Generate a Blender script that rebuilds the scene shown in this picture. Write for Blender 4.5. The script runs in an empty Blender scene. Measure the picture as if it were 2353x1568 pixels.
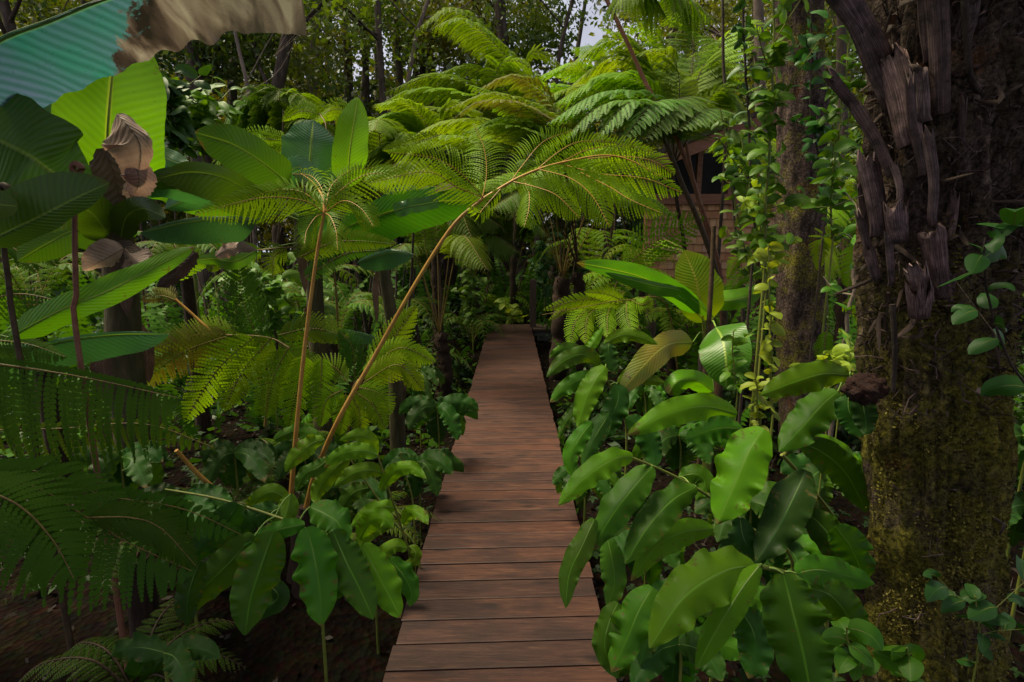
import bpy, math, random
import numpy as np
from mathutils import Vector, noise

# ------------------------------------------------------------------ camera, sky, sun, exposure
SC = bpy.context.scene
COL = SC.collection
R = math.radians
FPX, CX, CY, TILT = 1176.5, 1176.5, 784.0, R(10.36)
cam = bpy.data.cameras.new("camera"); camo = bpy.data.objects.new("camera", cam); COL.objects.link(camo)
camo.location = (0, 0, 1.6); camo.rotation_euler = (R(90) - TILT, 0, 0)
cam.lens = 18; cam.sensor_width = 36; cam.clip_end = 500; cam.clip_start = 0.02
SC.camera = camo
SUN_EL, SUN_AZ = 66, 284      # degrees; azimuth clockwise from +Y (the way the path runs)
w = bpy.data.worlds.new("World"); SC.world = w; w.use_nodes = True
nt = w.node_tree
sky = nt.nodes.new("ShaderNodeTexSky"); sky.sky_type = 'NISHITA'; sky.sun_disc = False
sky.sun_elevation = R(SUN_EL); sky.sun_rotation = R(SUN_AZ); sky.air_density = 1.0; sky.dust_density = 5.0
bg = nt.nodes["Background"]; bg.inputs[1].default_value = 0.05
tcw = nt.nodes.new('ShaderNodeTexCoord'); nzw = nt.nodes.new('ShaderNodeTexNoise'); nzw.inputs['Scale'].default_value = 2.2; nzw.inputs['Detail'].default_value = 6
rpw = nt.nodes.new('ShaderNodeValToRGB'); rpw.color_ramp.elements[0].position = .3; rpw.color_ramp.elements[1].position = .5
mxw = nt.nodes.new('ShaderNodeMix'); mxw.data_type = 'RGBA'; mxw.inputs[7].default_value = (8.0, 8.2, 9.6, 1)      # bright thin cloud
nt.links.new(tcw.outputs['Generated'], nzw.inputs['Vector']); nt.links.new(nzw.outputs[0], rpw.inputs[0]); nt.links.new(rpw.outputs[0], mxw.inputs[0])
nt.links.new(sky.outputs[0], mxw.inputs[6]); nt.links.new(mxw.outputs[2], bg.inputs[0])
sl = bpy.data.lights.new("sun", 'SUN'); sl.energy = 5.0; sl.angle = R(27); sl.color = (1, .90, .62)
so = bpy.data.objects.new("sun", sl); COL.objects.link(so); so.location = (0, 10, 30)
sd = Vector((math.sin(R(SUN_AZ)) * math.cos(R(SUN_EL)), math.cos(R(SUN_AZ)) * math.cos(R(SUN_EL)), math.sin(R(SUN_EL))))
so.rotation_euler = sd.to_track_quat('Z', 'Y').to_euler()
SC.view_settings.view_transform = 'Standard'; SC.view_settings.look = 'None'
SC.view_settings.exposure = 0.76; SC.view_settings.gamma = 1
SC.cycles.max_bounces = 6; SC.cycles.transparent_max_bounces = 4

CAM = np.array([0, 0, 1.6]); FWD = np.array([0, math.cos(TILT), -math.sin(TILT)]); UPV = np.array([0, math.sin(TILT), math.cos(TILT)])
Z = np.array([0, 0, 1.0])
GZ = -0.28                                   # soil level; the boardwalk's top is z = 0

def P(x, y, Y):
    """a point of the photograph (2353 px wide) at Y metres down the path"""
    d = FWD + np.array([1, 0, 0]) * (x - CX) / FPX + UPV * (CY - y) / FPX
    return CAM + d * (Y / d[1])
def pxm(p):
    return float(np.dot(np.asarray(p) - CAM, FWD)) / FPX
def PP(l, Y=None):
    """list of (x,y[,Y]) -> points; a missing Y is interpolated or taken from Y"""
    out = []
    for i, q in enumerate(l):
        yy = q[2] if len(q) > 2 else (Y[0] + (Y[1] - Y[0]) * i / max(1, len(l) - 1) if isinstance(Y, (tuple, list)) else Y)
        out.append(P(q[0], q[1], yy))
    return np.array(out)

# ------------------------------------------------------------------ mesh gathering
class G:
    def __init__(s): s.V, s.Q, s.M, s.U, s.n = [], [], [], [], 0
    def add(s, V, Q, mat=0, uv=None):
        V = np.asarray(V, float).reshape(-1, 3); Q = np.asarray(Q, int).reshape(-1, 4)
        s.V.append(V); s.Q.append(Q + s.n); s.M.append(np.full(len(Q), mat)); s.n += len(V)
        if uv is None: uv = np.zeros((len(V), 2))
        s.U.append(np.asarray(uv, float).reshape(-1, 2)[Q.ravel()])
    def grid(s, Pt, mat=0, uv=None, closed=False):
        a, b = Pt.shape[:2]
        i = np.arange(a * b).reshape(a, b)
        if closed:
            j = np.concatenate([i, i[:, :1]], 1)
        else: j = i
        Q = np.stack([j[:-1, :-1], j[1:, :-1], j[1:, 1:], j[:-1, 1:]], -1)
        s.add(Pt, Q, mat, uv)
    def tube(s, pts, r, k=6, mat=0, n=None):
        pts = np.asarray(pts, float)
        if n: pts = spline(pts, n)
        m = len(pts); r = np.interp(np.linspace(0, 1, m), np.linspace(0, 1, np.size(r)), np.atleast_1d(r))
        T = tang(pts); a = np.cross(T, [.13, .97, .21]); a /= np.linalg.norm(a, axis=1)[:, None] + 1e-9
        b = np.cross(T, a); th = np.linspace(0, 2 * np.pi, k, endpoint=False)
        ring = pts[:, None] + r[:, None, None] * (a[:, None] * np.cos(th)[None, :, None] + b[:, None] * np.sin(th)[None, :, None])
        uv = np.stack(np.broadcast_arrays(np.linspace(0, 1, m)[:, None], (th / 6.283)[None]), -1)
        s.grid(ring, mat, uv, closed=True)
        for e in (0, -1):                      # end caps: a fan of quads round the centre
            c = ring[e]; ce = pts[e]
            V = np.vstack([c, ce]); q = [[i, (i + 1) % k, k, k] for i in range(k)]
            if k % 2 == 0: q = [[i, (i + 1) % k, (i + 2) % k, k] for i in range(0, k, 2)]
            s.add(V, q, mat)
    def box(s, lo, hi, mat=0, skew=0):
        x0, y0, z0 = lo; x1, y1, z1 = hi
        V = np.array([[x0, y0, z0], [x1, y0 + skew, z0], [x1, y1 + skew, z0], [x0, y1, z0], [x0, y0, z1], [x1, y0 + skew, z1], [x1, y1 + skew, z1], [x0, y1, z1]])
        s.add(V, [[0, 3, 2, 1], [4, 5, 6, 7], [0, 1, 5, 4], [1, 2, 6, 5], [2, 3, 7, 6], [3, 0, 4, 7]], mat)
    def obb(s, c, ax, ay, az, mat=0):
        c, ax, ay, az = map(np.asarray, (c, ax, ay, az))
        V = [c + sx * ax + sy * ay + sz * az for sz in (-1, 1) for (sx, sy) in ((-1, -1), (1, -1), (1, 1), (-1, 1))]
        s.add(V, [[0, 3, 2, 1], [4, 5, 6, 7], [0, 1, 5, 4], [1, 2, 6, 5], [2, 3, 7, 6], [3, 0, 4, 7]], mat)
    def build(s, name, mats, parent=None, smooth=True, org=None):
        V = np.concatenate(s.V); Q = np.concatenate(s.Q); M = np.concatenate(s.M); U = np.concatenate(s.U)
        o0 = np.array(parent['_o']) if parent is not None else (np.zeros(3) if org is None else np.asarray(org, float))
        V = V - o0
        me = bpy.data.meshes.new(name)
        me.vertices.add(len(V)); me.vertices.foreach_set('co', V.ravel().astype(np.float32))
        me.loops.add(len(Q) * 4); me.loops.foreach_set('vertex_index', Q.ravel().astype(np.int32))
        me.polygons.add(len(Q)); me.polygons.foreach_set('loop_start', (np.arange(len(Q)) * 4).astype(np.int32))
        me.polygons.foreach_set('material_index', M.astype(np.int32))
        me.polygons.foreach_set('use_smooth', np.full(len(Q), smooth))
        uvl = me.uv_layers.new(name='UVMap'); uvl.data.foreach_set('uv', U.ravel().astype(np.float32))
        if not isinstance(mats, (list, tuple)): mats = [mats]
        for m in mats: me.materials.append(m)
        me.update(); me.validate()
        o = bpy.data.objects.new(name, me); COL.objects.link(o)
        o['_o'] = [float(v) for v in o0]
        if parent is not None: o.parent = parent
        else: o.location = o0
        return o

def thing(name, label, cat, loc, group=None):
    o = bpy.data.objects.new(name, None); COL.objects.link(o); o.empty_display_size = .1
    o.location = tuple(float(v) for v in loc); o['_o'] = [float(v) for v in loc]
    o['label'] = label; o['category'] = cat
    if group: o['group'] = group
    return o
def tag(o, label=None, cat=None, group=None, kind=None):
    for k, v in (('label', label), ('category', cat), ('group', group), ('kind', kind)):
        if v: o[k] = v
    return o

def spline(p, n):
    p = np.asarray(p, float)
    if len(p) == 2: return p[0] + (p[1] - p[0]) * np.linspace(0, 1, n)[:, None]
    q = np.vstack([2 * p[0] - p[1], p, 2 * p[-1] - p[-2]]); o = []
    for i in range(1, len(q) - 2):
        t = np.linspace(0, 1, 24, endpoint=False)[:, None]
        a, b, c, d = q[i - 1], q[i], q[i + 1], q[i + 2]
        o.append(.5 * (2 * b + (c - a) * t + (2 * a - 5 * b + 4 * c - d) * t ** 2 + (3 * b - a - 3 * c + d) * t ** 3))
    o = np.vstack(o + [q[-2:-1]])
    L = np.r_[0, np.cumsum(np.linalg.norm(np.diff(o, axis=0), axis=1))]
    u = np.linspace(0, L[-1], n)
    return np.stack([np.interp(u, L, o[:, k]) for k in range(3)], 1)
def nrm(a): return a / (np.linalg.norm(a, axis=-1, keepdims=True) + 1e-9)
def tang(p): return nrm(np.gradient(p, axis=0))
def frame_view(p, roll=0, roll1=None):
    T = tang(p); v = nrm(CAM - p); W = nrm(np.cross(T, v))
    for i in range(1, len(W)):
        if np.dot(W[i], W[i - 1]) < 0: W[i] *= -1
    N = nrm(np.cross(W, T)); N = N * np.sign(np.sum(N * v, 1).mean() + 1e-9)
    r = np.linspace(R(roll), R(roll if roll1 is None else roll1), len(p))[:, None]
    return T, W * np.cos(r) + N * np.sin(r), N * np.cos(r) - W * np.sin(r)
def frame_up(p, up=Z):
    T = tang(p); W = nrm(np.cross(T, up)); return T, W, nrm(np.cross(W, T))

# ------------------------------------------------------------------ materials
def mat(name):
    m = bpy.data.materials.new(name); m.use_nodes = True
    return m, m.node_tree, m.node_tree.nodes["Principled BSDF"]
class NB:
    def __init__(s, nt): s.nt = nt
    def n(s, t, ins={}, **kw):
        x = s.nt.nodes.new(t)
        for k, v in kw.items(): setattr(x, k, v)
        for k, v in ins.items():
            if isinstance(v, bpy.types.NodeSocket): s.nt.links.new(v, x.inputs[k])
            else: x.inputs[k].default_value = v
        return x
    def math(s, op, a, b=0.0): return s.n('ShaderNodeMath', {0: a, 1: b}, operation=op).outputs[0]
    def mix(s, f, a, b, t='MIX'):
        x = s.nt.nodes.new('ShaderNodeMix'); x.data_type = 'RGBA'; x.blend_type = t
        for i, v in ((0, f), (6, a), (7, b)):
            if isinstance(v, bpy.types.NodeSocket): s.nt.links.new(v, x.inputs[i])
            else: x.inputs[i].default_value = v if i == 0 else (*v[:3], 1)
        return x.outputs[2]
    def ramp(s, f, stops):
        x = s.nt.nodes.new('ShaderNodeValToRGB'); s.nt.links.new(f, x.inputs[0]); e = x.color_ramp.elements
        while len(e) < len(stops): e.new(.5)
        for i, (p, c) in enumerate(stops):
            e[i].position = p; e[i].color = (*c[:3], 1) if hasattr(c, '__len__') else (c, c, c, 1)
        return x.outputs[0]
    def noise(s, vec, sc, det=4, rough=.55, dist=0):
        return s.n('ShaderNodeTexNoise', {'Vector': vec, 'Scale': sc, 'Detail': det, 'Roughness': rough, 'Distortion': dist}).outputs[0]

SATUR = 1.0
def leafmat(name, c1, c2, rough=.4, trans=.3, tcol=None, veins=0, slant=.5, rib=None, spec=.5, nscale=3.5, bump=.25, dead=None, coat=0, vamt=.35, rnd=.35, spots=0):
    m, nt, bs = mat(name); b = NB(nt)
    tc = b.n('ShaderNodeTexCoord'); uv = b.n('ShaderNodeSeparateXYZ', {0: tc.outputs['UV']})
    u, v = uv.outputs[0], uv.outputs[1]
    av = b.math('ABSOLUTE', b.math('SUBTRACT', v, .5))
    nz = b.noise(tc.outputs['Object'], nscale, 5)
    oi = b.n('ShaderNodeObjectInfo')
    f = b.ramp(nz, [(.35, 0.), (.65, 1.)])
    colr = b.mix(f, c1, c2)
    hs = b.n('ShaderNodeHueSaturation', {'Color': colr, 'Hue': b.math('MULTIPLY_ADD', oi.outputs['Random'], .03), 'Saturation': 1.0})
    hs.inputs['Hue'].links[0].from_node.inputs[2].default_value = .485
    vl = b.math('MULTIPLY_ADD', oi.outputs['Random'], rnd); vl.node.inputs[2].default_value = 1 - rnd / 2
    nt.links.new(vl, hs.inputs['Value'])
    colr = hs.outputs[0]
    h = None
    if veins:
        ph = b.math('SUBTRACT', b.math('MULTIPLY', u, veins), b.math('MULTIPLY', av, slant * veins))
        sn = b.math('SINE', b.math('MULTIPLY', b.math('ADD', ph, b.math('MULTIPLY', nz, 1.2)), 6.283))
        sn2 = b.math('SINE', b.math('MULTIPLY', ph, 6.283 * 3.7))
        h = b.math('ADD', sn, b.math('MULTIPLY', sn2, .15))
        vf = b.ramp(b.math('MULTIPLY_ADD', h, .37), [(0., .0), (1., 1.)])
        nt.nodes[-1]
        vf.node.inputs[0].links[0].from_node.inputs[2].default_value = .5
        colr = b.mix(b.math('MULTIPLY', vf, vamt), colr, tuple(min(1, x * .55) for x in c1))
    if dead:
        d = b.noise(tc.outputs['Object'], 9, 6, .7, .6)
        dm = b.math('ADD', d, b.math('MULTIPLY', b.math('SUBTRACT', b.math('ADD', u, b.math('MULTIPLY', av, dead[2] if len(dead) > 2 else 0.)), dead[0]), dead[1]))
        dm = b.ramp(dm, [(.5, 0.), (.56, 1.)])
        dc = b.ramp(b.noise(b.n('ShaderNodeMapping', {0: tc.outputs['UV'], 3: (9, 1.4, 1)}).outputs[0], 1.5, 4, .5, .6), [(.36, (.022, .012, .010)), (.46, (.07, .034, .028)), (.56, (.19, .10, .08)), (.70, (.42, .26, .21))])
        dc = b.mix(b.ramp(u, [(dead[0] - .02, 0.), (min(1., dead[0] + .22), .62)]), dc, (.05, .032, .028))
        colr = b.mix(dm, colr, dc)
        e = b.math('MULTIPLY', b.ramp(d, [(.44, 0.), (.5, 1.)]), .35)
    if spots:
        sv = b.noise(tc.outputs['Object'], 55, 3, .6); big = b.noise(tc.outputs['Object'], 9, 3, .6)
        sm = b.ramp(b.math('MULTIPLY', b.math('ADD', sv, b.math('MULTIPLY', b.math('ADD', big, b.math('MULTIPLY', av, .5)), .5)), .5), [(.535 - spots, 0.), (.55 - spots, .7)])
        colr = b.mix(sm, colr, (.13, .09, .02))
        tip = b.ramp(b.math('ADD', u, b.math('MULTIPLY', b.math('SUBTRACT', big, .5), .35)), [(.955, 0.), (.985, .85)])
        colr = b.mix(b.math('MULTIPLY', tip, b.ramp(oi.outputs['Random'], [(.45, 0.), (.55, 1.)])), colr, (.16, .10, .03))
    if rib:
        rm = b.ramp(av, [(.012, 1.), (.03, 0.)])
        colr = b.mix(rm, colr, rib)
    nt.links.new(colr, bs.inputs['Base Color'])
    rn = b.math('MULTIPLY_ADD', b.noise(tc.outputs['Object'], 20, 3), .25); rn.node.inputs[2].default_value = rough - .12
    nt.links.new(rn, bs.inputs['Roughness']); bs.inputs['Specular IOR Level'].default_value = spec
    if coat: bs.inputs['Coat Weight'].default_value = coat; bs.inputs['Coat Roughness'].default_value = .2
    n2 = b.noise(tc.outputs['Object'], 24, 4)
    hh = b.math('ADD', b.math('MULTIPLY', h, .3), n2) if h is not None else n2
    bp = b.n('ShaderNodeBump', {'Strength': bump, 'Distance': .01, 'Height': hh}); nt.links.new(bp.outputs[0], bs.inputs['Normal'])
    tr = b.n('ShaderNodeBsdfTranslucent', {'Color': b.mix(1., colr, tcol or (1.7, 1.5, .5), 'MULTIPLY')})
    ms = b.n('ShaderNodeMixShader', {0: trans, 1: bs.outputs[0], 2: tr.outputs[0]})
    nt.links.new(ms.outputs[0], nt.nodes['Material Output'].inputs[0])
    return m

def woodmat(name, stops, sc=(1, 1, 1), rough=.7, nscale=6, bump=.5, dist=.01, spec=.3):
    m, nt, bs = mat(name); b = NB(nt)
    tc = b.n('ShaderNodeTexCoord'); mp = b.n('ShaderNodeMapping', {0: tc.outputs['Object'], 3: sc})
    a = b.noise(mp.outputs[0], nscale, 7, .68, .4)
    nt.links.new(b.ramp(a, stops), bs.inputs['Base Color'])
    bs.inputs['Roughness'].default_value = rough; bs.inputs['Specular IOR Level'].default_value = spec
    h = b.noise(mp.outputs[0], nscale * 3.3, 6, .7)
    bp = b.n('ShaderNodeBump', {'Strength': bump, 'Distance': dist, 'Height': h}); nt.links.new(bp.outputs[0], bs.inputs['Normal'])
    return m

M = {}
M['fern'] = leafmat('fern_green', (.10, .21, .005), (.15, .26, .007), .55, .4, nscale=2, bump=.1, spec=.15)
M['fernlime'] = leafmat('fern_lime', (.145, .275, .005), (.20, .33, .008), .55, .42, nscale=2, bump=.1, spec=.15)
M['fernblue'] = leafmat('fern_bluegreen', (.06, .17, .014), (.095, .22, .015), .6, .32, nscale=2, bump=.1, spec=.3)
M['fernold'] = leafmat('fern_bronze', (.105, .18, .006), (.15, .235, .008), .55, .35, nscale=3, bump=.1, spec=.15)
M['ferndry'] = leafmat('fern_dry', (.10, .08, .02), (.15, .18, .012), .6, .3, nscale=5, bump=.1, spec=.15)
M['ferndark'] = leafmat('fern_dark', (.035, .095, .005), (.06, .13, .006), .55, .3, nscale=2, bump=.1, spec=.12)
RIB = (.3, .42, .06)
M['ban'] = leafmat('banana_green', (.06, .19, .010), (.09, .24, .012), .4, .4, (1.7, 1.6, .3), 26, .35, RIB, nscale=2, spec=.55, coat=.15, spots=.02)
M['banlime'] = leafmat('banana_lime', (.12, .30, .006), (.15, .34, .008), .38, .45, (1.6, 1.5, .3), 24, .35, RIB, nscale=2, spec=.5, spots=.02)
M['banblue'] = leafmat('banana_bluish', (.055, .17, .06), (.08, .22, .085), .3, .22, (1.3, 1.5, .5), 26, .35, RIB, nscale=2, spec=.8, coat=.4, spots=.02)
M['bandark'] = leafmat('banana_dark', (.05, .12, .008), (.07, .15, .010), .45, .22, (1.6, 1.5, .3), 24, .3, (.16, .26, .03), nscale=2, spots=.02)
M['banhalf'] = leafmat('banana_half_dead', (.035, .17, .12), (.13, .14, .24), .3, .38, (1.3, 1.9, 1.7), 30, .28, (.2, .33, .1), nscale=3, dead=(.56, 2.2, .42), spec=.8, coat=.3, vamt=.75)
M['banyelgreen'] = leafmat('banana_yellow_green', (.17, .28, .006), (.26, .31, .01), .4, .42, (1.6, 1.5, .3), 24, .35, (.42, .42, .05), nscale=4, spec=.4)
M['banyel'] = leafmat('banana_yellowing', (.16, .23, .015), (.27, .20, .02), .42, .35, (1.5, 1.3, .4), 24, .35, (.35, .33, .05), nscale=4, dead=(.9, 1.2))
M['deadleaf'] = leafmat('dead_leaf', (.52, .39, .33), (.28, .17, .14), .6, .3, (1.2, 1, .8), 12, .5, (.32, .24, .17), nscale=6, bump=.5, vamt=.22)
M['deaddark'] = leafmat('dead_leaf_dark', (.16, .095, .065), (.06, .04, .03), .7, .1, (1.2, 1, .8), 12, .5, (.14, .1, .07), nscale=8, bump=.6, vamt=.25)
M['gin'] = leafmat('ginger_green', (.04, .135, .004), (.07, .185, .005), .36, .25, (1.9, 1.5, .2), 44, 1.6, (.09, .24, .01), nscale=5, spec=.2, bump=.3, coat=.03, vamt=.22, spots=.045, rnd=.6)
M['ginlime'] = leafmat('ginger_lime', (.10, .24, .004), (.14, .29, .005), .38, .35, (1.8, 1.5, .2), 44, 1.6, (.16, .36, .02), nscale=5, spec=.2, bump=.3, coat=.03, vamt=.22, spots=.045, rnd=.6)
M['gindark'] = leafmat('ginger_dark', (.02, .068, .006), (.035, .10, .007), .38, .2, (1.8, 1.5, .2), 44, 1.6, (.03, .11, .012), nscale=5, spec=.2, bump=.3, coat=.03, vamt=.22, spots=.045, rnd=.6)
M['vine'] = leafmat('shrub_leaf', (.045, .13, .005), (.09, .19, .008), .5, .3, None, 0, nscale=6, spec=.3, bump=.1, rib=(.12, .24, .03))
M['vineyel'] = leafmat('shrub_leaf_yellow', (.20, .30, .02), (.26, .34, .03), .5, .4, None, 0, nscale=6, spec=.3, bump=.1, rib=(.25, .34, .05))
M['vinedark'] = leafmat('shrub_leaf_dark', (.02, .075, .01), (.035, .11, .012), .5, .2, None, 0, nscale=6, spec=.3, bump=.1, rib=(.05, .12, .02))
M['canopy'] = leafmat('canopy_leaf', (.04, .08, .006), (.09, .14, .010), .5, .45, None, 0, nscale=1.2, bump=0)
M['canopy2'] = leafmat('canopy_leaf_olive', (.07, .09, .008), (.14, .15, .012), .5, .45, None, 0, nscale=1.2, bump=0)
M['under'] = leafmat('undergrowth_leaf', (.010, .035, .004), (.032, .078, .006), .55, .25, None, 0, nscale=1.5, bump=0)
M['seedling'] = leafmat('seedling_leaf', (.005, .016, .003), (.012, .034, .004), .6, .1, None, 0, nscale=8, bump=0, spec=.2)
M['stipe'] = woodmat('fern_stipe', [(.3, (.10, .06, .018)), (.6, (.20, .14, .035))], (3, 3, 3), .5, 8, .3, .003)
M['stipeora'] = woodmat('fern_stipe_orange', [(.3, (.34, .15, .03)), (.6, (.42, .24, .05))], (3, 3, 3), .4, 6, .3, .002)
M['stipedark'] = woodmat('fern_stipe_dark', [(.3, (.03, .018, .01)), (.6, (.09, .055, .03))], (3, 3, 3), .6, 8, .3, .003)
M['stemgreen'] = woodmat('green_stem', [(.3, (.10, .15, .02)), (.65, (.2, .2, .04))], (3, 3, 3), .45, 8, .3, .002)
M['petiole'] = woodmat('banana_petiole', [(.3, (.12, .22, .04)), (.65, (.2, .3, .06))], (3, 3, 3), .45, 5, .2, .002)
M['pseudo'] = woodmat('banana_stem', [(.3, (.025, .02, .012)), (.5, (.07, .06, .025)), (.7, (.15, .11, .06))], (3, 3, .6), .7, 5, .8, .02)
M['bark'] = woodmat('tree_bark', [(.3, (.022, .015, .011)), (.55, (.075, .052, .04)), (.75, (.15, .12, .1))], (2, 2, .6), .85, 5, .9, .03)
M['barkpale'] = woodmat('pale_bark', [(.3, (.08, .055, .045)), (.6, (.2, .15, .12))], (2, 2, .6), .85, 6, .6, .02)
def stub_mat():
    m, nt, bs = mat('dead_stub'); b = NB(nt); tc = b.n('ShaderNodeTexCoord'); oi = b.n('ShaderNodeObjectInfo')
    of = b.n('ShaderNodeCombineXYZ', {2: b.math('MULTIPLY', oi.outputs['Random'], 50.)})
    mp = b.n('ShaderNodeMapping', {0: b.n('ShaderNodeVectorMath', {0: tc.outputs['UV'], 1: of.outputs[0]}, operation='ADD').outputs[0], 3: (2.2, 22, 1)})
    a = b.noise(mp.outputs[0], 1.3, 6, .65, .3); pt = b.noise(tc.outputs['Object'], 22, 5, .7)
    c = b.ramp(a, [(.34, (.04, .025, .026)), (.5, (.15, .10, .098)), (.64, (.33, .245, .24))])
    c = b.mix(1., c, b.ramp(pt, [(.35, .35), (.6, 1.15)]), 'MULTIPLY')
    c = b.mix(1., c, b.ramp(oi.outputs['Random'], [(0., (.6, .5, .42)), (.5, (1., .95, .95)), (1., (1.15, 1.0, 1.0))]), 'MULTIPLY')
    nt.links.new(c, bs.inputs['Base Color']); bs.inputs['Roughness'].default_value = .65; bs.inputs['Specular IOR Level'].default_value = .3
    bp = b.n('ShaderNodeBump', {'Strength': .5, 'Distance': .004, 'Height': a}); nt.links.new(bp.outputs[0], bs.inputs['Normal'])
    return m
M['stub'] = stub_mat()
M['fibre'] = woodmat('root_fibre', [(.3, (.012, .007, .005)), (.6, (.05, .028, .018))], (8, 8, 2), .95, 8, 1, .01)
M['deck'] = None
M['post'] = woodmat('post_wood', [(.3, (.05, .032, .022)), (.6, (.12, .075, .055))], (4, 4, .5), .8, 6, .6, .01)
M['beam'] = woodmat('beam_wood', [(.3, (.15, .06, .035)), (.6, (.26, .11, .07))], (.6, 4, 4), .6, 6, .3, .01)
M['block'] = woodmat('block_stone', [(.3, (.06, .055, .05)), (.6, (.12, .11, .1))], (2, 2, 2), .9, 9, .5, .01)
M['dark'] = woodmat('screen_dark', [(.3, (.004, .004, .004)), (.6, (.012, .011, .01))], (1, 1, 1), .6, 4, .1, .01)

def shingle_mat():
    m, nt, bs = mat('cedar_shingle'); b = NB(nt); tc = b.n('ShaderNodeTexCoord')
    uv = b.n('ShaderNodeSeparateXYZ', {0: tc.outputs['UV']})
    base = b.ramp(uv.outputs[0], [(0., (.42, .17, .08)), (.4, (.56, .27, .13)), (.75, (.66, .37, .20)), (1., (.44, .24, .15))])
    mp = b.n('ShaderNodeMapping', {0: tc.outputs['Object'], 3: (30, 1, 2)})
    g = b.ramp(b.noise(mp.outputs[0], 3, 5, .6), [(.3, .6), (.7, 1.)])
    nt.links.new(b.mix(1., base, g, 'MULTIPLY'), bs.inputs['Base Color']); bs.inputs['Roughness'].default_value = .8
    return m
M['shingle'] = shingle_mat()

def deck_mat():
    m, nt, bs = mat('deck_board'); b = NB(nt); tc = b.n('ShaderNodeTexCoord')
    uv = b.n('ShaderNodeSeparateXYZ', {0: tc.outputs['UV']})
    off = b.n('ShaderNodeCombineXYZ', {0: b.math('MULTIPLY', uv.outputs[0], 37.), 2: b.math('MULTIPLY', uv.outputs[0], 91.)})
    vec = b.n('ShaderNodeVectorMath', {0: tc.outputs['Object'], 1: off.outputs[0]}, operation='ADD').outputs[0]
    mp = b.n('ShaderNodeMapping', {0: vec, 3: (1.6, 26, 3)})
    g = b.noise(mp.outputs[0], 3.2, 8, .66, .8)
    mpf = b.n('ShaderNodeMapping', {0: vec, 3: (5, 150, 3)})
    fine = b.noise(mpf.outputs[0], 3, 4, .6, .3)
    c = b.ramp(g, [(.30, (.030, .014, .012)), (.45, (.058, .026, .020)), (.58, (.080, .037, .026)), (.74, (.15, .078, .040))])
    tint = b.ramp(uv.outputs[0], [(0., (.8, .78, .82)), (.35, (1.0, .96, .92)), (.7, (1.15, 1.0, .9)), (1., (.92, .94, 1.02))])
    c = b.mix(1., c, tint, 'MULTIPLY')
    c = b.mix(1., c, b.ramp(fine, [(.3, .74), (.6, 1.1)]), 'MULTIPLY')
    # knots and dark stains with a shape of their own
    mk = b.n('ShaderNodeMapping', {0: vec, 3: (3.4, 10, 3.4)})
    vo = b.n('ShaderNodeTexVoronoi', {'Vector': mk.outputs[0], 'Scale': 1.0}); kn = b.ramp(vo.outputs['Distance'], [(.08, .95), (.26, 0.)])
    c = b.mix(kn, c, (.018, .01, .009))
    st = b.ramp(b.noise(b.n('ShaderNodeMapping', {0: vec, 3: (2, 5, 2)}).outputs[0], 1.6, 5, .6), [(.46, 0.), (.64, .75)])
    c = b.mix(st, c, (.028, .014, .013))
    nt.links.new(c, bs.inputs['Base Color'])
    rr = b.math('MULTIPLY_ADD', g, .3); rr.node.inputs[2].default_value = .38
    nt.links.new(rr, bs.inputs['Roughness']); bs.inputs['Specular IOR Level'].default_value = .3
    bp = b.n('ShaderNodeBump', {'Strength': .35, 'Distance': .004, 'Height': b.math('ADD', g, b.math('MULTIPLY', fine, .5))}); nt.links.new(bp.outputs[0], bs.inputs['Normal'])
    return m
M['deck'] = deck_mat()

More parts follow.
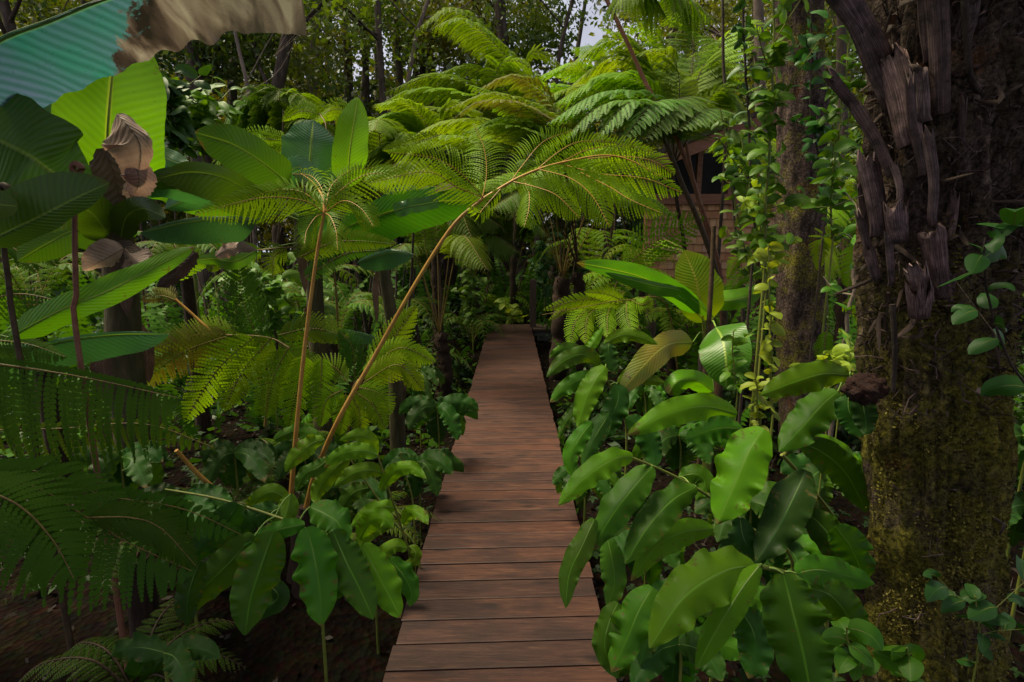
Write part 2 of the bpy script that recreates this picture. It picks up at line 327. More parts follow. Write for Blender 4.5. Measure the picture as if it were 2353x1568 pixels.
def soil_mat():
    m, nt, bs = mat('forest_soil'); b = NB(nt); tc = b.n('ShaderNodeTexCoord')
    a = b.noise(tc.outputs['Object'], 5, 8, .7)
    v = b.n('ShaderNodeTexVoronoi', {'Vector': tc.outputs['Object'], 'Scale': 28.})
    c = b.ramp(a, [(.3, (.004, .003, .002)), (.55, (.011, .0075, .005)), (.75, (.024, .017, .008))])
    c = b.mix(.5, c, b.mix(1., c, v.outputs['Color'], 'MULTIPLY'))
    nt.links.new(c, bs.inputs['Base Color']); bs.inputs['Roughness'].default_value = .95; bs.inputs['Specular IOR Level'].default_value = .03
    bp = b.n('ShaderNodeBump', {'Strength': 1., 'Distance': .03, 'Height': b.math('ADD', a, v.outputs['Distance'])}); nt.links.new(bp.outputs[0], bs.inputs['Normal'])
    return m
M['soil'] = soil_mat()
def moss_mat(name, lo=.42, hi=.58, hcut=0):
    m, nt, bs = mat(name); b = NB(nt); tc = b.n('ShaderNodeTexCoord'); o = tc.outputs['Object']
    mp = b.n('ShaderNodeMapping', {0: o, 3: (3, 3, 1)})
    bark = b.ramp(b.noise(mp.outputs[0], 7, 8, .7), [(.34, (.016, .010, .009)), (.5, (.075, .048, .042)), (.7, (.20, .14, .125))])
    moss = b.ramp(b.noise(o, 46, 6, .75), [(.3, (.05, .045, .008)), (.55, (.17, .15, .018)), (.75, (.34, .30, .04))])
    f = b.ramp(b.math('ADD', b.noise(o, 3.5, 6, .75), b.math('MULTIPLY', b.noise(o, 30, 4, .7), .25)), [(lo + .12, 0.), (hi + .12, 1.)])
    hz_ = b.n('ShaderNodeSeparateXYZ', {0: o}).outputs[2]
    if hcut: f = b.math('MULTIPLY', f, b.ramp(b.math('MULTIPLY', b.math('ADD', hz_, b.math('MULTIPLY', b.noise(o, 4, 3), .5)), .4), [(hcut - .06, 1.), (hcut + .08, .12)]))
    rust = b.ramp(b.noise(o, 5, 5, .7), [(.60, 0.), (.7, .6)])
    c = b.mix(rust, b.mix(f, bark, moss), (.16, .06, .02))
    c = b.mix(1., c, b.ramp(b.noise(o, 70, 4, .8), [(.38, .25), (.6, 1.6)]), 'MULTIPLY')
    nt.links.new(c, bs.inputs['Base Color']); bs.inputs['Roughness'].default_value = .9; bs.inputs['Specular IOR Level'].default_value = .2
    h = b.math('ADD', b.noise(mp.outputs[0], 12, 8, .75), b.math('MULTIPLY', b.noise(o, 60, 4, .7), .8))
    bp = b.n('ShaderNodeBump', {'Strength': 1., 'Distance': .02, 'Height': h}); nt.links.new(bp.outputs[0], bs.inputs['Normal'])
    return m
M['mossbark'] = moss_mat('mossy_bark', .36, .56, .78); M['mossbark2'] = moss_mat('mossy_bark_green', .50, .64)
M['moss'] = leafmat('moss_tuft', (.10, .07, .028), (.25, .22, .025), .7, .2, None, 0, nscale=9, bump=0)
M['litter'] = leafmat('litter_leaf', (.008, .005, .003), (.024, .014, .008), .8, .02, (1.2, 1, .8), 0, nscale=20, bump=0)

# ------------------------------------------------------------------ plant builders
def leaf(g, pts, hw, kind='gin', upv=None, roll=0, roll1=None, fold=.15, wave=.08, freq=5, sag=0., asym=(1, 1), mi=0, ribm=1, nu=30, nv=11, seed=0, root=None, ribr=None, world=False, tear=0):
    """pts world points along the midrib; hw half width in metres"""
    rs = np.random.RandomState(seed + 17)
    p = spline(pts, nu)
    if world: T, W, N = frame_up(p, Z if upv is None else upv)
    else: T, W, N = frame_view(p, roll, roll1)
    u = np.linspace(0, 1, nu); v = np.linspace(-1, 1, nv)
    if kind == 'gin': pr = 2.2 * np.clip(u + .015, 0, 1) ** .52 * (1 - u) ** .62 * (1 - .12 * u) * (1 - .25 * np.exp(-((u - .97) / .05) ** 2))
    elif kind == 'ban': pr = np.clip(np.minimum(1, (u / .14) ** .6) * np.clip(1 - ((u - .45) / .55).clip(0) ** 2.6, 0, 1) ** .7, .02, 1)
    elif kind == 'half': pr = np.minimum(1, (u / .05) ** .5) * (1 - .1 * u); pr[-1] = .25; pr[-2] = .7
    else: pr = np.sin(np.pi * u ** .75) ** .6     # rounded
    pr = np.maximum(pr, .015)
    half = np.where(v < 0, asym[0], asym[1])
    off = v * half * hw
    ph1, ph2 = rs.rand(2) * 6.28
    def wob(f0):
        o = np.zeros(nu)
        for q in range(5): f_ = f0 * rs.uniform(.35, 1.5); o += rs.uniform(.4, 1) * np.sin(u * f_ * 6.28 + rs.rand() * 6.28) / 1.7
        return o * (.35 + .65 * np.clip(np.sin(u * rs.uniform(3, 7) + rs.rand() * 6), 0, 1))
    wv = np.where(v[None] < 0, wob(freq)[:, None], wob(freq)[:, None])
    wv2 = (wob(freq * 1.2)[:, None] * np.sin(v[None] * 4 + ph2)) * .8
    av = np.abs(v)[None]
    jag = 1 + (rs.rand(nu, 2)[:, (v > 0).astype(int)] - .5) * tear * av ** 3
    edge = 1 + (.13 if kind == 'gin' else .05) * wv * av ** 2
    A = p[:, None] + W[:, None] * (off[None] * pr[:, None] * edge * jag)[..., None]
    A = A - N[:, None] * (fold * np.abs(off)[None] * pr[:, None])[..., None]
    if callable(wave): wave = wave(u)[:, None]
    A = A + N[:, None] * (wave * hw * (wv * av ** 2.4 + wv2 * av * .45) * pr[:, None])[..., None]
    if kind == 'gin' and nv > 8:
        ru_ = np.where(v[None] < 0, wob(freq * 2.6)[:, None], wob(freq * 2.6)[:, None])
        A = A + N[:, None] * (.30 * wave * hw * 2.2 * ru_ * av ** 5 * pr[:, None])[..., None]
    A = A - Z * (sag * hw * av ** 2 * pr[:, None])[..., None]
    # parallel veins pressed in near the rib
    A = A - N[:, None] * (.03 * hw * np.exp(-(av / .12) ** 2) * pr[:, None])[..., None]
    uv = np.stack(np.broadcast_arrays(u[:, None], (v * .5 + .5)[None]), -1)
    g.grid(A, mi, uv)
    rr = ribr or hw * .035
    if ribm is not None:
        g.tube(p - N * (.03 * hw + rr * .5), np.linspace(rr, rr * .15, 8), 5, ribm)
        if root is not None:
            r0 = np.asarray(root); mid = (r0 + p[0]) / 2 + Z * np.linalg.norm(r0 - p[0]) * .12
            g.tube(spline(np.array([r0, mid, p[0]]), 9), np.linspace(rr * 1.6, rr, 9), 6, ribm)

def plume(g, A, W, N, hw, n=24, m=0, side=(1, 1), ang=18, droop=.25, grav=0., mi=0, rachis=.003, rm=1, fat=.46, prof='lance', t0=.03, seed=0, hang=0.):
    if m: fat = fat * .8
    rs = np.random.RandomState(seed)
    K = len(A); tt = np.linspace(0, 1, K); T = tang(A)
    L0 = np.linalg.norm(np.diff(A, axis=0), axis=1).sum(); sp = L0 / n
    for sg in (0, 1):
        if side[sg] <= 0: continue
        ts = np.clip(np.linspace(t0, .995, n) + (rs.rand(n) - .5) * .25 / n, 0, 1)
        f = lambda X: np.stack([np.interp(ts, tt, X[:, k]) for k in range(3)], 1)
        a, w_, nn, t_ = f(A), nrm(f(W)), nrm(f(N)), nrm(f(T))
        if prof == 'lance': pf = np.minimum(1, .55 + 1.8 * ts) * (1 - ts ** 2.4) ** .85 + .04
        elif prof == 'tri': pf = (1 - ts) ** .8 + .04
        else: pf = np.minimum(1, .8 + ts) * (1 - ts ** 5) ** .8 + .05
        L = hw * side[sg] * pf * (1 + (rs.rand(n) - .5) * .16)
        s = 1 if sg else -1
        aa = R(ang) + (rs.rand(n) - .5) * .16
        d0 = w_ * s * np.cos(aa)[:, None] + t_ * np.sin(aa)[:, None]
        if hang: d0 = nrm(d0 * (1 - hang) - Z * hang)
        dr = droop * (1 + (rs.rand(n) - .5) * .5)
        def mid(q):   # q (k,) -> (n,k,3)
            q = q[None, :, None]; l = L[:, None, None]
            return a[:, None] + d0[:, None] * l * q + t_[:, None] * l * .18 * q ** 2 - nn[:, None] * (dr[:, None, None] * l * q ** 2) - Z * (grav * l * q ** 2)
        if m == 0:
            Mq = mid(np.array([0, .45, 1.])); lat = nrm(np.cross(Mq[:, 2] - Mq[:, 0], nn)) * (sp * fat)
            V = np.stack([Mq[:, 0], Mq[:, 1] + lat, Mq[:, 2], Mq[:, 1] - lat], 1)
            uv = np.broadcast_to(np.array([[0, .5], [.5, .7], [1, .5], [.5, .3]]), (n, 4, 2))
            g.add(V, np.arange(n * 4).reshape(n, 4), mi, uv)
        else:
            q = np.linspace(0, 1, m + 1); Mq = mid(q); d = np.diff(Mq, axis=1)
            dn = nrm(d); lat = nrm(np.cross(dn, np.broadcast_to(nn[:, None], dn.shape)))
            wq = sp * fat * (np.minimum(1, .6 + 2 * q[:-1]) * (1 - q[:-1] ** 2.2) ** .7 + .06)
            for s2 in (1, -1):
                o1 = Mq[:, :-1] + d * .15 + (lat * s2 * .8 + dn * .25) * wq[None, :, None]
                o2 = Mq[:, :-1] + d * .62 + (lat * s2 + dn * .7) * wq[None, :, None]
                b1 = Mq[:, :-1] + d * 1.0
                V = np.stack([Mq[:, :-1], o1, o2, b1], 2).reshape(-1, 3)
                g.add(V, np.arange(len(V)).reshape(-1, 4), mi, np.full((len(V), 2), .25))
    if rachis: g.tube(A, np.linspace(rachis, rachis * .3, 6), 5, rm)

def frond(g, pts, plen, npin=26, nl=26, stipe=.25, droop=.35, ang=25, m=0, mi=0, rm=1, r=.008, seed=0, pd=.3, fat=.46, up=Z, tipcurl=0):
    rs = np.random.RandomState(seed)
    p = spline(pts, 40); T, W, N = frame_up(p, up)
    g.tube(p, np.linspace(r, r * .2, 8), 6, rm)
    tt = np.linspace(0, 1, 40)
    for ts in np.linspace(stipe, .985, npin):
        i = ts * 39; k = int(min(38, i)); fr = i - k
        a = p[k] * (1 - fr) + p[k + 1] * fr; t = T[k]; w_ = W[k]; n_ = N[k]
        x = (ts - stipe) / (1 - stipe)
        pl = plen * (min(1, .6 + 1.6 * x) * (1 - x ** 2.3) ** .9 + .07)
        for s in (-1, 1):
            aa = R(ang) + (rs.rand() - .5) * .2; L = pl * (1 + (rs.rand() - .5) * .15)
            d = w_ * s * math.cos(aa) + t * math.sin(aa)
            q = np.linspace(0, 1, 7)[:, None]
            dd = droop * (.8 + rs.rand() * .4)
            ax = a + d * L * q * (1 - .25 * dd * q) + t * L * .12 * q ** 2 - Z * dd * L * q ** 2
            T2 = tang(ax); W2 = nrm(np.cross(T2, n_ + Z * .4)); N2 = nrm(np.cross(W2, T2))
            n_l = max(4, int(nl * L / plen))
            plume(g, ax, W2, N2, L * .18, n_l, m, ang=22, droop=pd, mi=mi, rachis=r * .22, rm=rm, fat=fat, prof='lance', seed=rs.randint(1e6))

def vplume(g, px, hw, Y=None, roll=0, roll1=None, n=26, m=8, **kw):
    """one plume through photo points, hw in photo pixels"""
    pts = PP(px, Y); p = spline(pts, 24); T, W, N = frame_view(p, roll, roll1)
    h = hw * pxm(pts[len(pts) // 2])
    plume(g, p, W, N, h, n, m, **kw)

def kites(g, C, size, rs, mi=0, asp=.5, flat=.0, dirs=None):
    n = len(C); d = nrm(rs.randn(n, 3)) if dirs is None else dirs
    d[:, 2] *= (1 - flat); d = nrm(d)
    s = nrm(np.cross(d, rs.randn(n, 3))); L = size * (.6 + .8 * rs.rand(n))[:, None]
    V = np.stack([C - d * L * .5, C + s * L * asp * .5, C + d * L * .5, C - s * L * asp * .5], 1)
    uv = np.broadcast_to(np.array([[0, .5], [.5, .9], [1, .5], [.5, .1]]), (n, 4, 2))
    g.add(V, np.arange(n * 4).reshape(n, 4), mi, uv)
def cloud(rs, c, rad, nclump, per, cr):
    """points in clumps spread through an ellipsoid"""
    q = nrm(rs.randn(nclump, 3)) * (rs.rand(nclump, 1) ** .4) * np.asarray(rad) + np.asarray(c)
    return (q[:, None] + rs.randn(nclump, per, 3) * cr * (.5 + rs.rand(nclump, 1, 1))).reshape(-1, 3)

def rough_trunk(g, axis, rad, k=40, n=80, amp=.12, sc=3., mi=0, seed=0, ribs=0):
    p = spline(axis, n); rr = np.interp(np.linspace(0, 1, n), np.linspace(0, 1, len(rad)), rad)
    th = np.linspace(0, 2 * np.pi, k, endpoint=False)
    ring = np.zeros((n, k, 3))
    for i in range(n):
        for j in range(k):
            c, s = math.cos(th[j]), math.sin(th[j])
            v = noise.fractal(Vector((c * sc * .5 + seed, s * sc * .5, p[i][2] * sc * .6)), .8, 2., 5)
            v2 = abs(noise.noise(Vector((c * sc * 2 + seed, s * sc * 2, p[i][2] * sc * .25)))) * ribs
            r = rr[i] * (1 + amp * v + v2)
            ring[i, j] = p[i] + np.array([c * r, s * r, 0])
    uv = np.stack(np.broadcast_arrays(np.linspace(0, 1, n)[:, None], (th / 6.283)[None]), -1)
    g.grid(ring, mi, uv, closed=True)
    return p, rr

# ================================================================== SETTING
rs = np.random.RandomState(3)
# ground: one sheet with gentle bumps, reaching far
g = G(); xs = np.concatenate([np.linspace(-120, -14, 20), np.linspace(-13, 13, 130), np.linspace(14, 120, 20)])
ys = np.concatenate([np.linspace(-60, -2, 12), np.linspace(-1.5, 24, 130), np.linspace(25, 200, 30)])
X, Y = np.meshgrid(xs, ys, indexing='ij')
Hh = np.zeros_like(X)
for i in range(len(xs)):
    for j in range(len(ys)):
        side = min(1, max(0, (abs(xs[i]) - .6) / 1.5))
        Hh[i, j] = GZ + .09 * noise.fractal(Vector((xs[i] * .5, ys[j] * .5, 0)), 1, 2, 4) * (.3 + side) + .1 * side
        if ys[j] > 11.0 and abs(xs[i]) < 3: Hh[i, j] += .22 * min(1, (ys[j] - 11.) / .6) * (1 - side * .5)
g.grid(np.stack([X, Y, Hh], -1)); gr = g.build('ground', M['soil']); gr['kind'] = 'structure'
def gz(x, y): return GZ + .06
# leaf litter
g = G(); n = 22000
C = np.stack([rs.uniform(-6, 6, n), rs.rand(n) ** 1.5 * 16 + .8, np.zeros(n)], 1)
C[:, 2] = [GZ + .09 * noise.fractal(Vector((a[0] * .5, a[1] * .5, 0)), 1, 2, 4) * (.3 + min(1, max(0, (abs(a[0]) - .6) / 1.5))) + .1 * min(1, max(0, (abs(a[0]) - .6) / 1.5)) + .012 for a in C]
C = C[(np.abs(C[:, 0] + .04) > .42) & ~((C[:, 0] < -.4) & (C[:, 1] < 3) & (rs.rand(len(C)) < .8))]
kites(g, C, .04, rs, 0, .5, .75)
for k in range(1500):
    a = C[rs.randint(len(C))]; d = nrm(rs.randn(3) * [1, 1, .12]); g.tube(np.array([a, a + d * rs.uniform(.04, .2) + Z * .01]), [.003, .0015], 4, 1)
tag(g.build('leaf_litter', [M['litter'], M['bark']], smooth=False), kind='stuff')

# boardwalk (path): planks with small gaps, nails, bearers
g = G(); pitch = .1345; y = 1.05; i = 0; cxp = -.043; hwp = .4385
while y < 10.72:
    j = rs.uniform(-.006, .006); tz = rs.uniform(-.0015, .0015); wdt = pitch - .0035 + rs.uniform(-.001, .001)
    nx = 7; xx = np.linspace(cxp - hwp + j, cxp + hwp + j, nx); sk = (xx - cxp) * .037
    yy = np.array([y, y + .0015, y + .006, y + wdt - .006, y + wdt - .0015, y + wdt]); zz = np.array([-.035, -.002, 0, 0, -.002, -.035]) + tz
    cr = rs.uniform(-.001, .001)
    A = np.zeros((nx, 6, 3)); A[:, :, 0] = xx[:, None]; A[:, :, 1] = yy[None] + sk[:, None]; A[:, :, 2] = zz[None]
    cid = rs.rand(); g.grid(A, 0, np.full((nx, 6, 2), cid))
    for e in (0, -1):
        q = A[e]; g.add(q, [[0, 1, 4, 5], [1, 2, 3, 4]], 0, np.full((6, 2), cid))
    for ex in (cxp - hwp + .035, cxp + hwp - .035):
        for fy in (.25, .75):
            c = np.array([ex + j + rs.uniform(-.004, .004), y + wdt * fy + (ex - cxp) * .037, .0006 + tz]); th = np.linspace(0, 6.283, 7)[:6]
            ring = c + .0042 * np.stack([np.cos(th), np.sin(th), 0 * th], 1); g.add(ring, [[0, 1, 2, 3], [3, 4, 5, 0]], 1)
    y += pitch; i += 1
bw = thing('boardwalk', 'straight narrow boardwalk of red-brown cross planks', 'path', (cxp, 1.0, 0)); bw['kind'] = 'structure'
nail = woodmat('nail_head', [(.3, (.02, .012, .01)), (.6, (.04, .03, .025))], (1, 1, 1), .6)
g.build('planks', [M['deck'], nail], bw, smooth=False)
for sx in (-.33, .30):
    g = G(); g.box((sx - .03, 1.0, -.17), (sx + .03, 10.7, -.037)); g.build('bearer', M['post'], bw, smooth=False)
# low landing that turns off to the right at the far end
ld = thing('wooden_landing', 'low dark plank landing with a block face, right of the far end of the boardwalk', 'landing', (1.0, 10.3, -.1))
g = G()
for k in range(5): g.box((.42, 10.05 + k * .14, -.035), (1.55, 10.18 + k * .14, .0))
g.build('planks', M['post'], ld, smooth=False)
g = G()
for k in range(4):
    for r_ in range(2): g.box((.45 + k * .27 + (r_ * .05), 10.075, -.14 - r_ * .1), (.45 + k * .27 + .262 + r_ * .05, 10.16, -.045 - r_ * .1))
g.build('block_face', M['block'], ld, smooth=False)
# post at the far end
ptop = P(1225, 643, 10.35)
g = G(); g.box((ptop[0] - .062, 10.30, -.3), (ptop[0] + .062, 10.42, ptop[2] - .02)); g.box((ptop[0] - .05, 10.312, ptop[2] - .02), (ptop[0] + .05, 10.408, ptop[2]))
tag(g.build('wooden_post', M['post'], smooth=False, org=(ptop[0], 10.36, -.28)), 'weathered square wooden post beside the far right corner of the boardwalk', 'post')

# ---------------------------------------------------------------- shingled hut
hy = 8.6
def hp(x, y): return P(x, y, hy)
hut = thing('shingled_hut', 'small hut with cedar shingle wall, half hidden behind tree fern stems on the right', 'hut', (hp(1570, 653)[0], hy, GZ))
x0, x1 = hp(1478, 600)[0], hp(1790, 600)[0]; zt, zb = hp(1570, 470)[2], hp(1570, 655)[2]
g = G(); row = .135; k = 0; z = zb
g.box((x0 + .01, hy + .02, zb), (x1 - .01, hy + .12, zt), 0)
while z < zt - .01:
    x = x0 + (rs.rand() - .8) * .1
    x = x0
    while x < x1 - .02:
        ww = min(rs.uniform(.07, .17), x1 - x); cc = rs.rand(); dz = rs.uniform(-.006, .006)
        zt_ = min(z + row + .03, zt)
        V = [(x + .003, hy - .016, z + dz), (x + ww - .003, hy - .016, z + dz), (x + ww - .003, hy + .01, zt_), (x + .003, hy + .01, zt_),
             (x + .003, hy + .015, z + dz), (x + ww - .003, hy + .015, z + dz)]
        g.add(V, [[0, 1, 2, 3], [4, 5, 1, 0], [0, 3, 4, 4], [1, 5, 2, 2]], 0, np.full((6, 2), cc)); x += ww
    z += row; k += 1
g.build('wall', M['shingle'], hut, smooth=False)
g = G(); g.box((x0 - .03, hy - .05, zt), (x1 + .03, hy + .12, zt + .16)); g.build('sill_board', M['beam'], hut, smooth=False)
ze = hp(1570, 345)[2]
g = G(); g.box((x0 + .05, hy + .3, zt), (x1 + .8, hy + .34, ze)); scr = g.build('screen_window', M['dark'], hut, smooth=False)
for fx in (1484, 1600, 1672, 1735, 1785):
    g = G(); xf = hp(fx, 500)[0]; g.box((xf - .04, hy - .03, zt + .16), (xf + .04, hy + .06, ze)); g.build('window_post', M['beam'], hut, smooth=False)
g = G(); c = (hp(1470, 392) + hp(1800, 262)) / 2; a = (hp(1800, 262) - hp(1470, 392)) / 2; b_ = nrm(np.cross(a, [0, 1, 0])) * .09
g.obb(c + np.array([0, -.35, 0]), a, (0, .03, 0), b_); g.build('eave_board', M['beam'], hut, smooth=False)
g = G(); g.obb(c + np.array([0, .9, .14]), a * 1.05, (0, 1.3, .0), b_ * .35); g.build('roof', M['bark'], hut, smooth=False)
for bx in (1500, 1575, 1700):
    g = G(); q = hp(bx, 700); g.box((q[0] - .07, hy + .0, GZ - .05), (q[0] + .07, hy + .14, zb - .003)); g.build('stilt', M['post'], hut, smooth=False)
    g = G(); g.box((q[0] - .2, hy - .1, GZ - .02), (q[0] + .2, hy - .003, GZ + .22)); g.build('block_pier', M['block'], hut, smooth=False)

# ---------------------------------------------------------------- background trees
def tree(name, label, trunk_px, Yd, wpx, crown=None, matn='bark', leafm='canopy', seed=0, limbs=4, nleaf=2300, group='trees behind the ferns', extra=None, lsz=.13):
    r_ = np.random.RandomState(seed); pts = PP([(x, y) for x, y in trunk_px], Yd)
    top = pts[0] if pts[0][2] > pts[-1][2] else pts[-1]; bot = pts[-1] if pts[0][2] > pts[-1][2] else pts[0]
    if pts[0][2] > pts[-1][2]: pts = pts[::-1]
    d = nrm(pts[1] - pts[0]); base = pts[0] - d * ((pts[0][2] - GZ) / max(.25, d[2])); base[2] = GZ - .1
    d2 = nrm(pts[-1] - pts[-2]); tip = pts[-1] + d2 * 3.5
    th = thing(name, label, 'tree', (base[0], base[1], GZ), group)
    rad = wpx * pxm(pts[0]) / 2
    path = np.vstack([base, pts, tip]) if len(pts) > 1 else np.vstack([base, pts])
    g = G(); g.tube(spline(path, 26) + r_.randn(26, 3) * rad * .10, np.linspace(rad * 1.25, rad * .6, 12), 10, 0); ends = []
    for k in range(limbs):
        f = r_.uniform(.35, 1.); a = path[-2] * (1 - f) + tip * f if k > 1 else pts[-1] * f + pts[0] * (1 - f)
        an = r_.rand() * 6.28; e = a + np.array([math.cos(an) * r_.uniform(.8, 2.4), math.sin(an) * .8, r_.uniform(.5, 2.2)])
        g.tube(spline(np.array([a, (a + e) / 2 + r_.randn(3) * .2 - Z * .2, e]), 9), [rad * .4, rad * .1], 5, 0); ends.append(e)
        for q in range(3):
            e2 = e + r_.randn(3) * [.9, .5, .8]; g.tube(spline(np.array([(a + e) / 2, e * .6 + e2 * .4, e2]), 6), [rad * .16, rad * .04], 4, 0); ends.append(e2)
    g.build('trunk', M[matn], th)
    g = G()
    if crown is None: crown = [((tip + pts[-1]) / 2 + Z * .3, (2.1, 1.4, 1.9))]
    for c, ra in crown:
        C = cloud(r_, c, ra, 60, max(8, nleaf // (60 * len(crown))), .19)
        # the gap where the sky shows between the crowns
        kites(g, C, lsz, r_, 0, .5)
    for e in ends: kites(g, e + r_.randn(90, 3) * .26, lsz, r_, 0, .5)
    g.build('crown', M[leafm], th)
    return th
def crp(*l): return [(P(x, y, Y), ra) for x, y, Y, ra in l]
T_ = [
 ('dark straight tree trunk left of the tall top fern frond', [(866, -20), (872, 110), (880, 228)], 12, 17, crp((800, -60, 13, (1.8, 1, 1.3)), (900, 60, 14, (1.2, 1, 1.2))), 'bark', 'canopy'),
 ('leaning dark trunk below the tip of the dry banana leaf', [(668, 60), (640, 190), (612, 315)], 10.5, 30, crp((600, 40, 12, (1.5, 1, 1.3)), (690, 150, 13, (1.1, 1, 1.2))), 'bark', 'canopy'),
 ('broad greyish trunk between the leaning trunk and the straight dark one', [(722, -10), (720, 130), (712, 250)], 15, 30, crp((730, 30, 16, (1.7, 1, 1.6))), 'barkpale', 'canopy2'),
 ('thick shaded trunk behind the upright banana leaf, wrapped in foliage', [(445, 60), (450, 200), (458, 310)], 11, 42, crp((470, 120, 11.5, (1.2, .9, .7)), (390, 90, 12, (1.2, 1, 1.2))), 'bark', 'under'),
 ('slender pale curving sapling left of the leaning trunk', [(548, 110), (570, 205), (574, 300)], 10, 9, crp((540, 80, 11, (1.0, .8, .8))), 'barkpale', 'canopy'),
 ('thin pale crooked tree right of the straight dark trunk', [(995, -30), (955, 90), (938, 190)], 13, 11, crp((1000, 40, 15, (1.6, 1, 1.1))), 'barkpale', 'canopy2'),
 ('wide brown trunk directly behind the topmost fern frond', [(1150, -30), (1152, 60), (1160, 160)], 14, 30, crp((1160, 10, 15, (1.7, 1, 1.4)), (1080, 110, 15, (1.1, 1, .9))), 'bark', 'canopy2'),
 ('forked dark tree left of the bright sky gap', [(1300, 60), (1288, 110), (1278, 190)], 13, 11, crp((1240, 40, 14, (1.1, 1, 1.0)), (1230, 130, 14, (.9, .8, .8))), 'bark', 'canopy'),
 ('half hidden tree trunk right of the bright sky gap, behind fern fronds', [(1560, -30), (1545, 60), (1540, 160)], 14, 16, crp((1560, 20, 15, (1.7, 1, .9)), (1480, 150, 15, (.9, .8, .8))), 'bark', 'canopy2'),
 ('dark trunk in the far top left corner behind the banana leaf', [(12, 20), (30, 110), (40, 200)], 12, 26, crp((60, 40, 13, (1.5, 1, 1.4))), 'bark', 'canopy'),
 ('tree with loose olive crown between the top left corner and the dry banana leaf', [(190, -60), (200, 40), (210, 200)], 14, 20, crp((230, 60, 15, (2.0, 1, 1.6))), 'bark', 'canopy2'),
 ('slim dark trunk just right of the wide brown trunk', [(1055, -30), (1060, 80), (1066, 200)], 16, 12, crp((1090, 40, 17, (1.6, 1, 1.6))), 'bark', 'canopy'),
 ('tree behind the leafy climbers at the right', [(1740, -30), (1745, 150), (1750, 420)], 12, 26, crp((1720, 90, 13, (1.3, 1, 1.7)), (1640, 40, 14, (1.2, 1, 1.))), 'barkpale', 'canopy2'),
 ('tree between the mossy trunk and the big fern trunk', [(1930, -30), (1935, 200), (1940, 500)], 10, 22, crp((1940, 100, 11, (1.0, .8, 1.8)), (1960, 420, 9, (.7, .6, 1.3))), 'bark', 'canopy'),
 ('pale thin trunk among the back trees left of the straight dark one', [(790, -30), (795, 80), (800, 240)], 17, 14, crp((800, 90, 18, (1.7, 1, 2.))), 'barkpale', 'canopy'),
 ('far slim trunk between the leaning trunk and the broad greyish one', [(690, 40), (688, 140), (684, 280)], 18, 14, crp((640, 90, 18, (2., 1, 2.))), 'bark', 'canopy2'),
 ('reddish brown slim trunk left of the thin pale crooked tree', [(905, -30), (912, 90), (925, 230)], 15, 16, crp((920, 60, 16, (1.5, 1, 1.2))), 'bark', 'canopy'),
 ('dark trunk between the leaning trunk and the shaded foliage wrapped one', [(545, -30), (540, 120), (532, 300)], 13, 18, crp((530, 60, 14, (1.4, 1, 1.1))), 'bark', 'canopy'),
 ('thin trunk leaning left above the brown aging fronds', [(1245, -30), (1225, 80), (1212, 190)], 16, 13, crp((1190, 60, 17, (1.5, 1, 1.2))), 'bark', 'canopy'),
 ('slim trunk between the topmost fern frond and the thin pale crooked tree', [(1010, -30), (1022, 80), (1028, 190)], 18, 16, crp((1000, 90, 19, (1.6, 1, 1.4))), 'bark', 'canopy'),
]
for i, (lab, tp, Yd, wp, cr, mm, lm) in enumerate(T_):
    tree('forest_tree', lab, tp, Yd, wp, cr, mm, lm, seed=50 + i, limbs=5)
# two tall thin dark saplings at the right, in front of the back trees
for nm, px, Yd, lab in (('sapling', [(1660, -30), (1662, 150), (1666, 360)], 5.5, 'bare thin dark pole of a young tree, top right of the middle'),):
    pts = PP(px, Yd); b0 = pts[-1].copy(); b0[2] = GZ
    g = G(); g.tube(np.vstack([pts, b0]), [.014, .022], 6, 0, 14); tag(g.build(nm, M['bark'], org=b0), lab, 'sapling')
# far wood: nobody could count it
g = G(); rf = np.random.RandomState(9)
for k in range(1500):
    x = rf.uniform(-200, 2600); yv = rf.uniform(-120, 560); Yd = rf.uniform(17, 24)
    if (x - 1370) ** 2 / 100 ** 2 + (yv - 85) ** 2 / 55 ** 2 < 1: continue
    if yv < 230 and rf.rand() > .10 + .4 * (x > 1500) + .35 * (x < 500): continue
    if yv > 230: Yd = rf.uniform(13.5, 22)
    c = P(x, yv, Yd); kites(g, cloud(rf, c, (.9, .7, .9), 5, 34, .28), .19, rf, rf.randint(3), .55)
for k in range(900):
    x = rf.uniform(-700, 3050); yv = rf.uniform(180, 640) if rf.rand() < .85 else rf.uniform(-100, 200); Yd = rf.uniform(24, 32)
    if yv < 190 and 480 < x < 1700 and rf.rand() < .8: continue
    if (x - 1370) ** 2 / 110 ** 2 + (yv - 85) ** 2 / 60 ** 2 < 1: continue
    c = P(x, yv, Yd); c[2] = max(c[2], GZ + .3); kites(g, cloud(rf, c, (1.5, .7, 1.2), 5, 20, .5), .5, rf, 1 + rf.randint(2), .6)
far = g.build('far_wood', [M['canopy'], M['canopy2'], M['under']]); tag(far, kind='stuff')
g = G()
for k in range(46):
    x = rf.uniform(-100, 2500); Yd = rf.uniform(16, 23)
    if 1290 < x < 1460: continue
    a = P(x, 560, Yd); a[2] = GZ; e = a + np.array([rf.randn() * .6, 0, 12]); g.tube(spline(np.array([a, (a + e) / 2 + rf.randn(3) * .3, e]), 8), [.12 + rf.rand() * .12, .06], 6, 0)
tag(g.build('far_trunks', M['bark']), kind='stuff')

